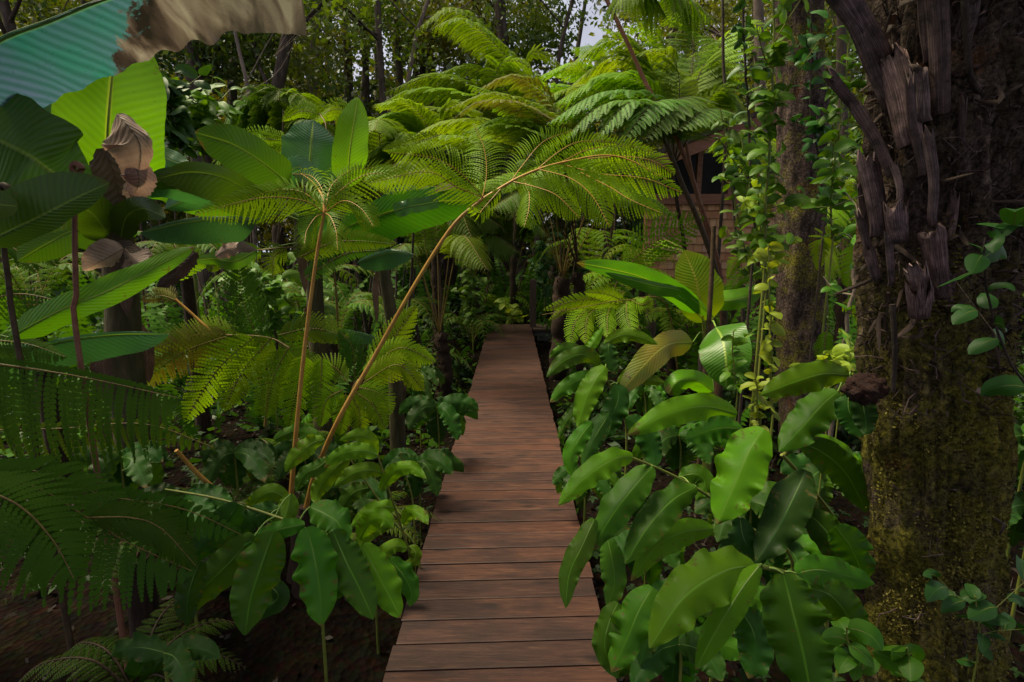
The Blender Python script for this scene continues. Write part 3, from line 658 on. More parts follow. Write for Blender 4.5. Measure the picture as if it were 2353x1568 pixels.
# unseen trees added overhead to shade the near boardwalk and darken the corners
rc = np.random.RandomState(404)
for i, (x, y_, z_, ra, nc, lab) in enumerate(((-3.4, .2, 5.0, (2.3, 2.4, .9), 420, 'unseen shade tree added overhead at the near left'), (-.9, .9, 5.2, (1.2, 1.0, .5), 130, 'unseen tree added to shade the boards from the left'), (2.2, 2.4, 5.4, (1.5, 1.3, .5), 60, 'unseen tree added to shade the boards from the right'), (3.9, -.6, 5.2, (1.8, 1.6, .7), 150, 'unseen shade tree added overhead at the near right'), (-2.4, .6, 3.0, (1.5, 1.0, .35), 520, 'unseen low bushy tree added to darken the left corner near the camera'), (0, -2.6, 5.0, (4.2, 2.6, 1.0), 900, 'unseen shade tree added behind the camera'), (5.6, 4.4, 5.6, (2.4, 2.2, .9), 300, 'unseen shade tree added overhead at the far right'))):
    bx_, by_ = (x * 1.5 if abs(x) > 3 else x * 1.6), y_ - (.8 if y_ > 3.5 else 1.6)
    if .8 < y_ < 3.5: bx_, by_ = x / abs(x) * 5.2, -.2
    th = thing('forest_tree', lab, 'tree', (bx_, by_, GZ), 'unseen trees added to shade the near end of the boardwalk'); g = G()
    q = np.array([[bx_, by_, GZ - .1], [bx_ * .95, by_ + .2, 2.5], [x, y_, z_]]); g.tube(q, [.2, .09], 10, 0, 12); g.build('trunk', M['bark'], th)
    g = G(); kites(g, cloud(rc, (x, y_, z_ + .3), ra, nc, 26, .22), .16, rc, 0, .55, .4); g.build('crown', M['canopy'], th)

# ---------------------------------------------------------------- undergrowth
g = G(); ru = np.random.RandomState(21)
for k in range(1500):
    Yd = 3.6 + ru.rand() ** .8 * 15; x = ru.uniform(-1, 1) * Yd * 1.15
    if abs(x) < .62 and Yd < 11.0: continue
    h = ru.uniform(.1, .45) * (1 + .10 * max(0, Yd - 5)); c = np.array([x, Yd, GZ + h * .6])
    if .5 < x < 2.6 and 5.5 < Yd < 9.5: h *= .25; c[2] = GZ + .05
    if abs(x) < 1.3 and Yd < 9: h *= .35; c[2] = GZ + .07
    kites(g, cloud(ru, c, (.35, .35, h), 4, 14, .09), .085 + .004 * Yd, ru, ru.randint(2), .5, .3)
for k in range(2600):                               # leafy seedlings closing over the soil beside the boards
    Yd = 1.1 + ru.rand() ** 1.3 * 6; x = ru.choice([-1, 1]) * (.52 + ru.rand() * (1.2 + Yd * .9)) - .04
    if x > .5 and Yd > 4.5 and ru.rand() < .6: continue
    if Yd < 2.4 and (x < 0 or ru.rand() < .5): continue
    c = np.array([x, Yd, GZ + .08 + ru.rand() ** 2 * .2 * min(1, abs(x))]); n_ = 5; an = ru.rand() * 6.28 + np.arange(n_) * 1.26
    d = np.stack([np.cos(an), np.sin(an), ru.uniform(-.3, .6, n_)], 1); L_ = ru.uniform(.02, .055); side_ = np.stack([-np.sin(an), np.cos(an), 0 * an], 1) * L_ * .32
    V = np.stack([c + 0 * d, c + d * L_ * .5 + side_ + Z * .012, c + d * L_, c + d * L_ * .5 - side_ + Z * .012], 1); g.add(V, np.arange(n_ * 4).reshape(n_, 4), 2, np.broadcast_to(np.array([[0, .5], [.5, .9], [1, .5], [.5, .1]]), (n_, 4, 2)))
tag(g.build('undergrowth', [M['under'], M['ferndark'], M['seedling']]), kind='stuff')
g = G()
for k in range(420):                                # bracken-like stems and small fern sprays among the undergrowth
    Yd = 4 + ru.rand() * 11; x = ru.uniform(-1, 1) * Yd * 1.1
    if abs(x) < .8 and Yd < 11.2: continue
    a = np.array([x, Yd, GZ + .1]); h = ru.uniform(.3, 1.1) * (1 + .06 * Yd); an = ru.rand() * 6.28
    if abs(x) < 1.7 and Yd < 9: h *= .5
    e = a + np.array([math.cos(an) * h * .6, math.sin(an) * h * .6, h])
    p_ = spline(np.array([a, (a + e) / 2 + Z * h * .25, e]), 10); T, W, N = frame_up(p_); plume(g, p_, W, N, .16 + .1 * ru.rand(), 16, 0, grav=.3, mi=ru.randint(2), rachis=.004, rm=2, seed=k, t0=.25)
tag(g.build('fern_undergrowth', [M['ferndark'], M['ferndark'], M['stipedark']]), kind='stuff')

g = G()
for k in range(110):                                # thin poles and old stipes of the thicket, from the ground up into the canopy
    Yd = ru.uniform(5.5, 13); x = ru.uniform(-.75, .55) * Yd
    if (abs(x) < .75 and Yd < 11.2) or (x > .5 and Yd < 8.3 and x < 3.2): continue
    h = ru.uniform(1.2, 3.6); a = np.array([x, Yd, GZ]); e = a + np.array([ru.randn() * .35, ru.randn() * .3, h])
    g.tube(spline(np.array([a, (a + e) / 2 + ru.randn(3) * .09, e]), 9), [ru.uniform(.012, .04), .01], 6, ru.randint(2))
tag(g.build('thicket_stems', [M['stipedark'], M['bark']]), kind='stuff')

# ================================================================== TREE FERNS
def fern(label, base, fronds, trunk=None, stipem='stipedark', group='tree ferns in the grove', name='tree_fern', trad=.07, **dk):
    """fronds: (pts px+Y list, pinna length m, material key, opts)"""
    base = np.asarray(base, float)
    th = thing(name, label, 'tree fern', (base[0], base[1], GZ), group)
    if trunk is not None:
        g = G(); top = np.asarray(trunk, float); b = np.array([base[0], base[1], GZ - .1]); rr = np.random.RandomState(int(abs(top[0]) * 999) % 9999)
        g.tube(spline(np.array([b, (b + top) / 2 + rr.randn(3) * [.05, .05, 0], top]), 24) + rr.randn(24, 3) * trad * .12, np.linspace(trad * 1.25, trad * .9, 8), 12, 0)
        n = 500; t = rr.rand(n); C = b + (top - b) * t[:, None] + nrm(rr.randn(n, 3)) * trad * 1.1; kites(g, C, min(.09, trad * 1.2), rr, 0, .16, -.9)
        g.build('trunk', M['fibre'], th)
    for i, f in enumerate(fronds):
        pts, pl, mk = f[0], f[1], f[2]; o = dict(dk); o.update(f[3] if len(f) > 3 else {})
        g = G(); p = PP(pts, 5) if len(pts[0]) == 3 and pts[0][2] > 0 else PP(pts)
        frond(g, p, pl, seed=hash_(label) + i, **o); g.build('frond', [M[mk], M[stipem]], th)
    return th
def hash_(s): return sum((i + 3) * ord(c) for i, c in enumerate(s)) % 100000

c0 = P(1180, 560, 11.4)
fern('lime tree fern with layered fronds, the topmost bent over against the trees', (c0[0], 11.4), [
 ([(1180, 560, 11.4), (1200, 355, 11.3), (1215, 200, 11.5), (1130, 90, 11.5), (1035, 20, 11.0), (952, 72, 10.6)], .80, 'fern', dict(droop=.5, stipe=.5)),
 ([(1180, 560, 11.4), (1200, 355, 11.3), (1190, 180, 10.6), (1120, 85, 10.2), (1055, 45, 9.9), (985, 70, 9.9)], .64, 'fern', dict(droop=.5, stipe=.6)),
 ([(1180, 560, 11.4), (1195, 355, 11.3), (1170, 220, 10.7), (1090, 155, 10.6), (985, 175, 10.4)], .67, 'fern'),
 ([(1180, 560, 11.4), (1190, 360, 11.3), (1130, 230, 10.4), (1010, 175, 10.2), (880, 215, 10.1)], .76, 'fern'),
 ([(1180, 560, 11.4), (1185, 360, 11.3), (1100, 240, 10.1), (970, 205, 9.8), (858, 245, 9.6)], .73, 'fernlime'),
 ([(1180, 560, 11.4), (1185, 365, 11.3), (1080, 270, 9.6), (950, 250, 9.4), (845, 300, 9.4)], .67, 'fern'),
 ([(1180, 560, 11.4), (1205, 355, 11.3), (1190, 200, 10.9), (1150, 100, 10.9), (1100, 80, 10.9), (1050, 130, 10.9)], .54, 'fern'),
 ([(1180, 560, 11.4), (1210, 355, 11.3), (1200, 190, 11.2), (1230, 120, 11.2), (1310, 165, 11.2)], .64, 'fern'),
 ([(1180, 560, 11.4), (1215, 355, 11.3), (1240, 230, 10.6), (1300, 200, 10.4), (1370, 255, 10.2)], .64, 'fernlime'),
 ([(1180, 560, 11.4), (1205, 360, 11.3), (1180, 240, 9.9), (1140, 165, 9.6), (1185, 140, 9.6), (1260, 185, 9.6)], .57, 'fern'),
 ([(1180, 560, 11.4), (1190, 365, 11.3), (1100, 300, 9.3), (1010, 265, 9.1), (930, 300, 9.0)], .57, 'fernold'),
], trunk=(c0[0], 11.4, c0[2] - .1), droop=.32, trad=.06, stipe=.5, r=.013)
c0 = P(1330, 620, 6.6)
fern('tree fern with bronze and brown aging fronds in the middle of the canopy', (c0[0], 6.6), [
 ([(1330, 620, 6.6), (1290, 345, 5.9), (1262, 230, 5.8), (1180, 175, 5.7), (1085, 212, 5.6)], .34, 'ferndry'),
 ([(1330, 620, 6.6), (1290, 345, 5.9), (1240, 260, 5.5), (1130, 215, 5.3), (1020, 255, 5.2)], .32, 'fernold'),
 ([(1330, 620, 6.6), (1285, 345, 5.9), (1210, 250, 5.2), (1110, 232, 5.0), (1040, 275, 5.0)], .28, 'ferndry'),
 ([(1330, 620, 6.6), (1290, 345, 5.9), (1290, 240, 5.9), (1330, 200, 5.9), (1400, 225, 5.9)], .30, 'fernold'),
 ([(1330, 620, 6.6), (1290, 345, 5.9), (1240, 290, 5.4), (1225, 240, 5.2), (1180, 260, 5.2)], .26, 'fernblue'),
 ([(1330, 620, 6.6), (1290, 350, 5.9), (1210, 300, 5.2), (1120, 290, 5.1), (1040, 345, 5.0)], .28, 'fern'),
 ([(1330, 620, 6.6), (1270, 345, 5.9), (1190, 250, 5.8), (1130, 215, 5.7), (1065, 190, 5.7)], .40, 'fern'),
 ([(1330, 620, 6.6), (1300, 345, 5.9), (1220, 290, 5.5), (1150, 270, 5.3), (1060, 310, 5.2)], .36, 'fern'),
 ([(1330, 620, 6.6), (1300, 345, 5.9), (1320, 240, 5.8), (1370, 240, 5.7), (1420, 300, 5.6)], .36, 'fernlime'),
 ([(1330, 620, 6.6), (1240, 380, 5.9), (1130, 290, 5.6), (1020, 280, 5.5), (920, 330, 5.4)], .40, 'fernlime'),
 ([(1330, 620, 6.6), (1220, 380, 5.9), (1080, 320, 5.2), (980, 320, 5.0), (900, 390, 4.9)], .36, 'fern'),
], trunk=(c0[0], 6.6, c0[2] - .05), droop=.32, trad=.08, stipe=.52)
c0 = P(1545, 372, 5.6)
fern('broad blue-green tree fern with wide arching fronds right of the middle', (P(1662, 770, 5.0)[0], 5.0), [
 ([(1545, 372, 5.6), (1520, 200, 6.0), (1420, 90, 6.1), (1285, 165, 6.1)], .56, 'fern'),
 ([(1545, 372, 5.6), (1500, 180, 6.4), (1410, 130, 6.5), (1290, 215, 6.5)], .56, 'fernlime'),
 ([(1545, 372, 5.6), (1540, 160, 6.4), (1500, 70, 6.5), (1420, 60, 6.5)], .5, 'fern'),
 ([(1545, 372, 5.6), (1600, 150, 6.4), (1640, 100, 6.5), (1730, 120, 6.5)], .5, 'fern'),
 ([(1545, 372, 5.6), (1505, 215, 5.6), (1395, 175, 5.6), (1270, 240, 5.5)], .52, 'fern'),
 ([(1545, 372, 5.6), (1490, 240, 5.2), (1380, 215, 5.0), (1255, 285, 4.9)], .46, 'fernblue'),
 ([(1545, 375, 5.6), (1490, 260, 4.9), (1390, 240, 4.7), (1290, 325, 4.6)], .42, 'fernblue'),
 ([(1545, 375, 5.6), (1500, 260, 4.7), (1440, 240, 4.5), (1360, 330, 4.4)], .38, 'fernblue'),
 ([(1550, 375, 5.6), (1540, 250, 4.8), (1500, 240, 4.5), (1430, 325, 4.3)], .34, 'fernblue'),
 ([(1550, 375, 5.6), (1570, 250, 4.9), (1560, 230, 4.6), (1480, 325, 4.3)], .34, 'fernblue'),
 ([(1550, 370, 5.6), (1560, 180, 5.8), (1520, 120, 5.8), (1430, 135, 5.8)], .44, 'fernlime'),
 ([(1550, 370, 5.6), (1600, 190, 5.8), (1640, 140, 5.8), (1720, 200, 5.8)], .44, 'fern'),
 ([(1555, 370, 5.6), (1620, 240, 5.3), (1670, 210, 5.2), (1740, 290, 5.0)], .40, 'fern'),
 ([(1550, 370, 5.6), (1590, 160, 6.1), (1580, 60, 6.3), (1500, 20, 6.3)], .50, 'fern'),
 ([(1550, 370, 5.6), (1620, 180, 6.1), (1690, 60, 6.3), (1780, 70, 6.3)], .50, 'fernlime'),
 ([(1550, 375, 5.6), (1600, 280, 5.0), (1620, 250, 4.6), (1560, 300, 4.3)], .34, 'fernblue'),
], trunk=(c0[0], 5.6, c0[2] - .1), droop=.34, trad=.02)
c0 = P(1520, -150, 5.2)
fern('tall tree fern whose reddish pole crosses the top of the view', (P(1612, 740, 4.9)[0], 4.9), [
 ([(1392, -5, 5.2), (1470, -60, 5.0), (1430, -20, 4.8), (1400, 50, 4.8)], .3, 'fern'),
 ([(1392, -5, 5.2), (1500, -60, 5.2), (1570, -10, 5.1), (1640, 50, 5.1)], .40, 'fern'),
 ([(1392, -5, 5.2), (1430, -50, 5.3), (1480, -20, 5.3), (1530, 40, 5.3)], .36, 'fernlime'),
], droop=.7)
g = G(); pl = PP([(1388, -12, 5.2), (1440, 95, 5.15), (1492, 208, 5.1), (1560, 330, 5.0), (1612, 480, 4.9), (1640, 640, 4.9)]); bb = pl[-1].copy(); bb[2] = GZ
g.tube(spline(np.vstack([pl, bb]), 30), [.018, .024], 8, 0); o_ = bpy.data.objects['tree_fern.003'] if 'tree_fern.003' in bpy.data.objects else None
g.build('trunk', M['beam'], o_)

c0 = P(1000, 420, 8.6)
fern('tree fern with flat light green fronds behind the two upright banana leaves', (c0[0], 8.6), [
 ([(1000, 420, 8.6), (960, 300, 8.4), (900, 262, 8.2), (830, 290, 8.0)], .5, 'fern'),
 ([(1000, 420, 8.6), (980, 290, 8.4), (930, 235, 8.2), (860, 240, 8.0)], .5, 'fernlime'),
 ([(1000, 420, 8.6), (1010, 290, 8.6), (1040, 240, 8.6), (1110, 260, 8.6)], .5, 'fern'),
 ([(1000, 420, 8.6), (1040, 330, 8.2), (1090, 300, 8.0), (1160, 340, 7.8)], .45, 'fern'),
 ([(1000, 420, 8.6), (950, 350, 8.0), (890, 330, 7.8), (820, 370, 7.6)], .45, 'fernold'),
], trunk=(c0[0], 8.6, c0[2] - .1), droop=.3, trad=.08, stipe=.35)
c0 = P(1400, 300, 9.0)
fern('far tree fern with thin fronds under the bright sky gap', (c0[0], 9.0), [
 ([(1400, 300, 9.0), (1370, 190, 9.0), (1310, 150, 8.8), (1240, 175, 8.6)], .5, 'fernlime'),
 ([(1400, 300, 9.0), (1400, 180, 9.0), (1370, 120, 9.0), (1310, 110, 9.0)], .45, 'fern'),
 ([(1400, 300, 9.0), (1420, 190, 9.0), (1470, 150, 9.0), (1540, 180, 9.0)], .5, 'fern'),
 ([(1400, 300, 9.0), (1350, 230, 8.6), (1290, 210, 8.4), (1220, 245, 8.2)], .5, 'fern'),
 ([(1400, 300, 9.0), (1430, 240, 8.6), (1490, 220, 8.4), (1560, 260, 8.2)], .45, 'fernlime'),
], trunk=(c0[0], 9.0, c0[2] - .1), droop=.3, trad=.07, stipe=.35)

# the clump with a fan of stipes in the centre: stems rise from the dark trunk to a canopy
def fan(label, base_px, Y, tips, plen, mk, stem='stipe', mid=.5, drp=.55, **kw):
    b = P(*base_px, Y); fr = []
    for i, (tx, ty, tY, kx, ky) in enumerate(tips):
        mY = (Y + tY) / 2
        fr.append(([(base_px[0], base_px[1], Y), (base_px[0] + (kx - base_px[0]) * .55, base_px[1] + (ky - base_px[1]) * .62, mY * .5 + Y * .5), (kx, ky, mY), (tx, ty, tY)], plen, mk if isinstance(mk, str) else mk[i % len(mk)], dict(stipe=.5)))
    return fern(label, (b[0], Y), fr, trunk=(b[0], Y, b[2]), stipem=stem, droop=drp, **kw)
fan('tree fern with a fan of long brown stems, right of the far boardwalk end', (1292, 640), 7.2,
    [(1080, 430, 6.2, 1190, 400), (1130, 480, 6.0, 1220, 430), (1400, 450, 6.4, 1350, 380), (1470, 470, 6.2, 1390, 400), (1540, 440, 6.6, 1420, 340), (1250, 470, 5.6, 1262, 380), (1340, 500, 5.4, 1310, 400), (1180, 410, 7.8, 1230, 370), (1440, 380, 7.8, 1370, 340), (1560, 500, 6.2, 1440, 420)], .42, ['fern', 'ferndark', 'fern'], trad=.12)
fan('dark tree fern stump with upright stems, left of the boardwalk halfway along', (1010, 770), 6.2,
    [(870, 620, 5.4, 940, 560), (900, 540, 5.8, 960, 480), (1090, 560, 5.6, 1050, 480), (1120, 620, 5.2, 1060, 540), (980, 470, 6.6, 1000, 430), (1150, 500, 6.2, 1080, 450), (830, 560, 6.6, 920, 480)], .30, ['ferndark', 'fern'], trad=.085)
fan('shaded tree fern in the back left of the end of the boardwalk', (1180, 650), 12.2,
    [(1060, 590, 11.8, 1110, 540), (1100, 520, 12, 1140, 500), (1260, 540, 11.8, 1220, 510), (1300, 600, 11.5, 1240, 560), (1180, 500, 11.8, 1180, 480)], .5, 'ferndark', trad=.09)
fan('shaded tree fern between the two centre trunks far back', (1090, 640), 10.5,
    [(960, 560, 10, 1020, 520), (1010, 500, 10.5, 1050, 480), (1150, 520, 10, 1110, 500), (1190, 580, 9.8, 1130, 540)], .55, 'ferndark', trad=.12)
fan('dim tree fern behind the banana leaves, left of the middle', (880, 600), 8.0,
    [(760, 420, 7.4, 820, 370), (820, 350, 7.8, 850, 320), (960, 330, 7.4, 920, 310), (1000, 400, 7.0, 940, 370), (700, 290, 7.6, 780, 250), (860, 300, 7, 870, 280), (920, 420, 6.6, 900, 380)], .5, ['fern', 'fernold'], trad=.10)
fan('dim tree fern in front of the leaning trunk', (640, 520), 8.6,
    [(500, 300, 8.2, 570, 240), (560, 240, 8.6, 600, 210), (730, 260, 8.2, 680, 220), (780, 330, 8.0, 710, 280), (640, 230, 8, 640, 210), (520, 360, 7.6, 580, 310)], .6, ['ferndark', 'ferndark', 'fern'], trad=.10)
fan('yellow-green tree fern behind the shingled hut window', (1745, 600), 7.6,
    [(1800, 360, 6.2, 1740, 320), (1840, 460, 6.0, 1770, 400), (1700, 330, 6, 1700, 310)], .42, ['fernlime', 'fern'], trad=.08, stem='stipe')
fan('tree fern seen between the two mossy trunks', (1935, 640), 5.6,
    [(1890, 520, 5.2, 1910, 470), (1850, 640, 5.0, 1890, 560), (1990, 520, 5.2, 1965, 470), (2010, 640, 5, 1980, 560), (1960, 420, 5.6, 1945, 420)], .30, ['fernlime', 'fern'], trad=.05)
# a low fern with the arching rachis crossing in front of the fan
q = P(1250, 800, 5.4)
fern('small fern with bright hanging fronds right of the boardwalk in front of the hut', (P(1500, 860, 4.6)[0], 4.6), [
 ([(1560, 870, 4.6), (1530, 700, 4.3), (1440, 690, 4.0), (1340, 706, 3.8), (1245, 724, 3.7)], .0001, 'fernlime', dict(npin=1)),
], stipem='stipe', name='fern_plant')
o_ = bpy.data.objects['fern_plant']
def pl_obj(par, px, hw, Y, mk, stem='stipe', name='frond', **kw):
    g = G(); vplume(g, px, hw, Y, **kw); return g.build(name, [M[mk], M[stem]], par)
for px, hw in (([(1455, 700), (1345, 688), (1250, 712)], 24), ([(1348, 712), (1322, 740), (1308, 800)], 26), ([(1380, 702), (1350, 730), (1345, 788)], 30),
               ([(1410, 696), (1396, 725), (1397, 775)], 31), ([(1440, 690), (1440, 725), (1452, 770)], 31), ([(1435, 692), (1390, 675), (1345, 672)], 22),
               ([(1450, 690), (1475, 700), (1500, 690)], 24), ([(1400, 700), (1320, 700), (1262, 736)], 18)):
    pl_obj(o_, px, hw, (4.1, 3.8), 'fernlime', n=24, m=6, droop=.25, ang=30, rachis=.003, seed=px[2][0])
g = G(); vplume(g, [(1430, 625), (1500, 560), (1615, 500)], 62, (4.8, 4.6), n=26, m=5, rachis=.005, ang=30); th = thing('fern_plant', 'single yellow-green fern frond rising in front of the shingle wall', 'fern', P(1400, 800, 4.8) * [1, 1, 0] + [0, 0, GZ])
g.tube(np.vstack([P(1430, 625, 4.8), P(1400, 700, 4.8), P(1390, 860, 4.8)]), [.005, .008], 5, 1, 8); g.build('frond', [M['fernlime'], M['stipe']], th)
vp = [([(1700, 700), (1720, 620), (1765, 560)], 20), ([(1690, 760), (1660, 690), (1610, 640)], 20)]

# ---------------------------------------------------------------- hero fern: two long stems crossing
hb = P(690, 1180, 2.45)
hero = thing('tree_fern', 'fern with two long bare orange stems crossing the left of the view', 'tree fern', (hb[0], hb[1], GZ), 'tree ferns in the grove')
def stem(par, px, r, mk, name='stem', n=30, k=10, Y=None):
    g = G(); g.tube(PP(px, Y), r, k, 0, n); return g.build(name, M[mk], par)
F1 = thing('frond', None, None, hb) if False else None
g = G(); g.tube(PP([(668, 1150, 2.4), (680, 1000, 2.45), (700, 800, 2.5), (726, 600, 2.55), (745, 488, 2.6)]), [.0125, .0075], 10, 1, 30)
g.tube(PP([(745, 488, 2.6), (745, 460, 2.62), (720, 420, 2.9), (690, 398, 3.2)]), [.007, .002], 6, 1, 10)
for px, hw, Ys, kw in (
  ([(745, 490), (700, 462), (600, 455), (450, 492)], 46, (2.6, 2.4), dict(n=34)),
  ([(742, 478), (690, 440), (620, 440), (540, 475)], 40, (2.65, 2.7), dict(n=28)),
  ([(745, 485), (742, 440), (715, 405), (672, 400)], 42, (2.6, 3.0), dict(n=26)),
  ([(748, 484), (780, 440), (850, 400), (950, 412)], 46, (2.6, 2.7), dict(n=30)),
  ([(748, 484), (760, 430), (800, 395), (860, 385)], 40, (2.6, 3.1), dict(n=26)),
  ([(750, 487), (790, 462), (830, 480), (858, 520)], 38, (2.6, 2.4), dict(n=22)),
  ([(748, 490), (760, 500), (772, 530), (776, 575)], 34, (2.6, 2.4), dict(n=18)),
  ([(744, 492), (725, 500), (705, 530), (700, 560)], 30, (2.6, 2.4), dict(n=18))):
    vplume(g, px, hw * 1.25, Ys, m=9, rachis=.003, droop=.6, grav=.3, ang=34, fat=.36, seed=px[3][0], mi=0, **kw)
g.build('frond', [M['fernold'], M['stipeora']], hero)
g = G(); st2 = [(703, 1168, 2.5), (725, 1085, 2.5), (780, 960, 2.5), (860, 820, 2.55), (950, 660, 2.6), (1040, 520, 2.65), (1110, 457, 2.7)]
g.tube(PP(st2), [.0135, .0085], 10, 1, 40); g.tube(PP([(1110, 457, 2.7), (1200, 405, 2.75), (1300, 372, 2.8), (1420, 360, 2.85), (1545, 420, 2.8)]), [.0085, .002], 7, 1, 30)
for px, hw, Ys, kw in (
  ([(1112, 455), (1060, 400), (1000, 365), (895, 350)], 50, (2.7, 2.6), dict(n=32)),
  ([(1112, 455), (1050, 430), (980, 395), (850, 420)], 40, (2.7, 2.5), dict(n=30)),
  ([(1108, 458), (1118, 400), (1112, 340), (1088, 285)], 58, (2.7, 2.9), dict(n=34)),
  ([(1170, 423), (1205, 375), (1250, 325), (1315, 300)], 52, (2.75, 3.0), dict(n=34)),
  ([(1230, 393), (1290, 345), (1340, 325), (1420, 328)], 42, (2.8, 3.0), dict(n=30)),
  ([(1290, 373), (1350, 345), (1430, 335), (1500, 350)], 40, (2.85, 3.1), dict(n=30)),
  ([(1350, 365), (1430, 360), (1500, 370), (1548, 400)], 40, (2.9, 2.8), dict(n=28)),
  ([(1290, 378), (1380, 400), (1480, 410), (1565, 442)], 44, (2.8, 2.6), dict(n=32)),
  ([(1240, 390), (1310, 410), (1360, 450), (1400, 520)], 44, (2.75, 2.5), dict(n=28)),
  ([(1180, 418), (1230, 430), (1280, 450), (1330, 500)], 36, (2.7, 2.5), dict(n=26)),
  ([(1330, 395), (1400, 430), (1450, 460), (1520, 490)], 36, (2.75, 2.5), dict(n=26)),
  ([(1150, 435), (1110, 480), (1100, 490), (1075, 475)], 20, (2.7, 2.5), dict(n=14)),
  ([(1200, 405), (1215, 440), (1215, 480), (1205, 520)], 34, (2.75, 2.5), dict(n=20))):
    vplume(g, px, hw * 1.25, Ys, m=9, rachis=.003, droop=.5, grav=.25, ang=34, fat=.36, seed=px[3][0], mi=0, **kw)
g.build('frond', [M['fernlime'], M['stipeora']], hero)
# third, short dark stem base
g = G(); g.tube(PP([(700, 1165, 2.5), (690, 1230, 2.5), (680, 1330, 2.5)]), [.03, .05], 10, 0, 10); b = P(690, 1180, 2.5)
g.tube(np.array([b, b * [1, 1, 0] + [0, 0, GZ - .05]]), [.05, .08], 12, 0, 12); g.build('trunk', M['fibre'], hero)

# ---------------------------------------------------------------- ferns at the left
def plants(label, base_px, Yb, parts, name='fern_plant', cat='fern', group='ferns under the banana leaves', stems=(), trunk=None):
    b = P(*base_px, Yb); th = thing(name, label, cat, (b[0], b[1], GZ), group)
    for px, hw, Y, mk, kw in parts:
        k = dict(m=7, droop=.3, ang=30, fat=.62, rachis=.003, seed=px[-1][0] * 7 % 9973); k.update(kw); pl_obj(th, px, hw, Y, mk, **k)
    for px, r, mk in stems: stem(th, px, r, mk, 'stem', 16, 8)
    if trunk: g = G(); g.tube(np.array([P(*trunk[0]), P(*trunk[0]) * [1, 1, 0] + [0, 0, GZ - .1]]), [trunk[1], trunk[1] * 1.2], 12, 0, 14); g.build('trunk', M['fibre'], th)
    return th
LL = 'fernlime'
plants('yellow-green fern with plumes hanging in a row below the banana leaves', (600, 960), 3.2, [
 ([(585, 772), (500, 850), (425, 966)], 56, 3.0, 'fernlime', dict(n=30)),
 ([(625, 775), (560, 850), (513, 944)], 50, 2.95, 'fern', dict(n=30)),
 ([(662, 800), (628, 870), (610, 960)], 50, 2.9, 'fernold', dict(n=28)),
 ([(700, 815), (682, 900), (663, 983)], 44, 2.85, 'fernlime', dict(n=28)),
 ([(740, 820), (735, 900), (718, 960)], 40, 2.85, 'fern', dict(n=26)),
 ([(530, 770), (420, 810), (305, 892)], 60, 3.2, 'ferndry', dict(n=30)),
 ([(560, 770), (450, 770), (350, 800)], 50, 3.3, 'fernold', dict(n=30)),
 ([(640, 770), (720, 755), (800, 775)], 44, 3.1, 'fernold', dict(n=26)),
 ([(600, 790), (560, 700), (548, 600)], 62, 3.3, 'ferndark', dict(n=26)),
 ([(640, 790), (690, 830), (760, 870)], 44, 3.0, 'fern', dict(n=26)),
 ], stems=[([(600, 790, 3.1), (615, 870, 3.2), (610, 980, 3.2)], [.008, .012], 'stipe'), ([(665, 800, 2.95), (630, 780, 3.05), (585, 772, 3.05), (520, 770, 3.2)], [.006, .003], 'stipe')])
plants('brightest green fern, its plumes fanning out where the crossing stem leans over', (800, 900), 2.9, [
 ([(850, 860), (895, 790), (955, 706)], 44, 3.0, LL, dict(n=28)),
 ([(835, 868), (915, 800), (998, 830)], 42, 2.9, LL, dict(n=30, grav=.3)),
 ([(835, 880), (915, 838), (972, 895)], 42, 2.8, LL, dict(n=28, grav=.2)),
 ([(822, 890), (870, 905), (898, 950)], 36, 2.75, LL, dict(n=24)),
 ([(815, 900), (855, 930), (886, 985)], 36, 2.7, 'fern', dict(n=24)),
 ([(805, 905), (825, 945), (828, 998)], 32, 2.7, LL, dict(n=24)),
 ([(795, 905), (790, 945), (780, 1000)], 30, 2.7, 'fern', dict(n=24)),
 ([(790, 895), (750, 920), (735, 980)], 34, 2.75, 'fern', dict(n=24)),
 ([(800, 880), (760, 840), (690, 850)], 34, 2.9, 'fernold', dict(n=24)),
 ([(815, 870), (810, 800), (780, 760)], 40, 3.1, 'ferndark', dict(n=24)),
 ], stems=[([(850, 860, 2.95), (812, 890, 2.85), (800, 1000, 2.9), (800, 1080, 2.9)], [.005, .009], 'stipe')])
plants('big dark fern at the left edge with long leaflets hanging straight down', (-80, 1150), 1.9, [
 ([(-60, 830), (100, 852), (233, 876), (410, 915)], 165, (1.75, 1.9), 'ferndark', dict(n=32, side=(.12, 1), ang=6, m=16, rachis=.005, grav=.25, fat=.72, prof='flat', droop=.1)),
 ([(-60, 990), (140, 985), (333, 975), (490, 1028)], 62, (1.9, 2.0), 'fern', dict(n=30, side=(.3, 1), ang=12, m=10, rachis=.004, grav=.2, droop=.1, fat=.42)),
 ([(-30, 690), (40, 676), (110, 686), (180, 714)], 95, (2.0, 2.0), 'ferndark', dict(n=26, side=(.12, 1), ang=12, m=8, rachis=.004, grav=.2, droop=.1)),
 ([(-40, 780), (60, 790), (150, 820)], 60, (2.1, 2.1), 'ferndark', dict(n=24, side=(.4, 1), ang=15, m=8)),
 ], stems=[([(-60, 835, 1.75), (-90, 1000, 1.8), (-90, 1200, 1.9)], [.008, .014], 'stipe'), ([(405, 1035, 2.1), (450, 1085, 2.15), (512, 1142, 2.2), (570, 1200, 2.3)], [.009, .012], 'stipeora')])
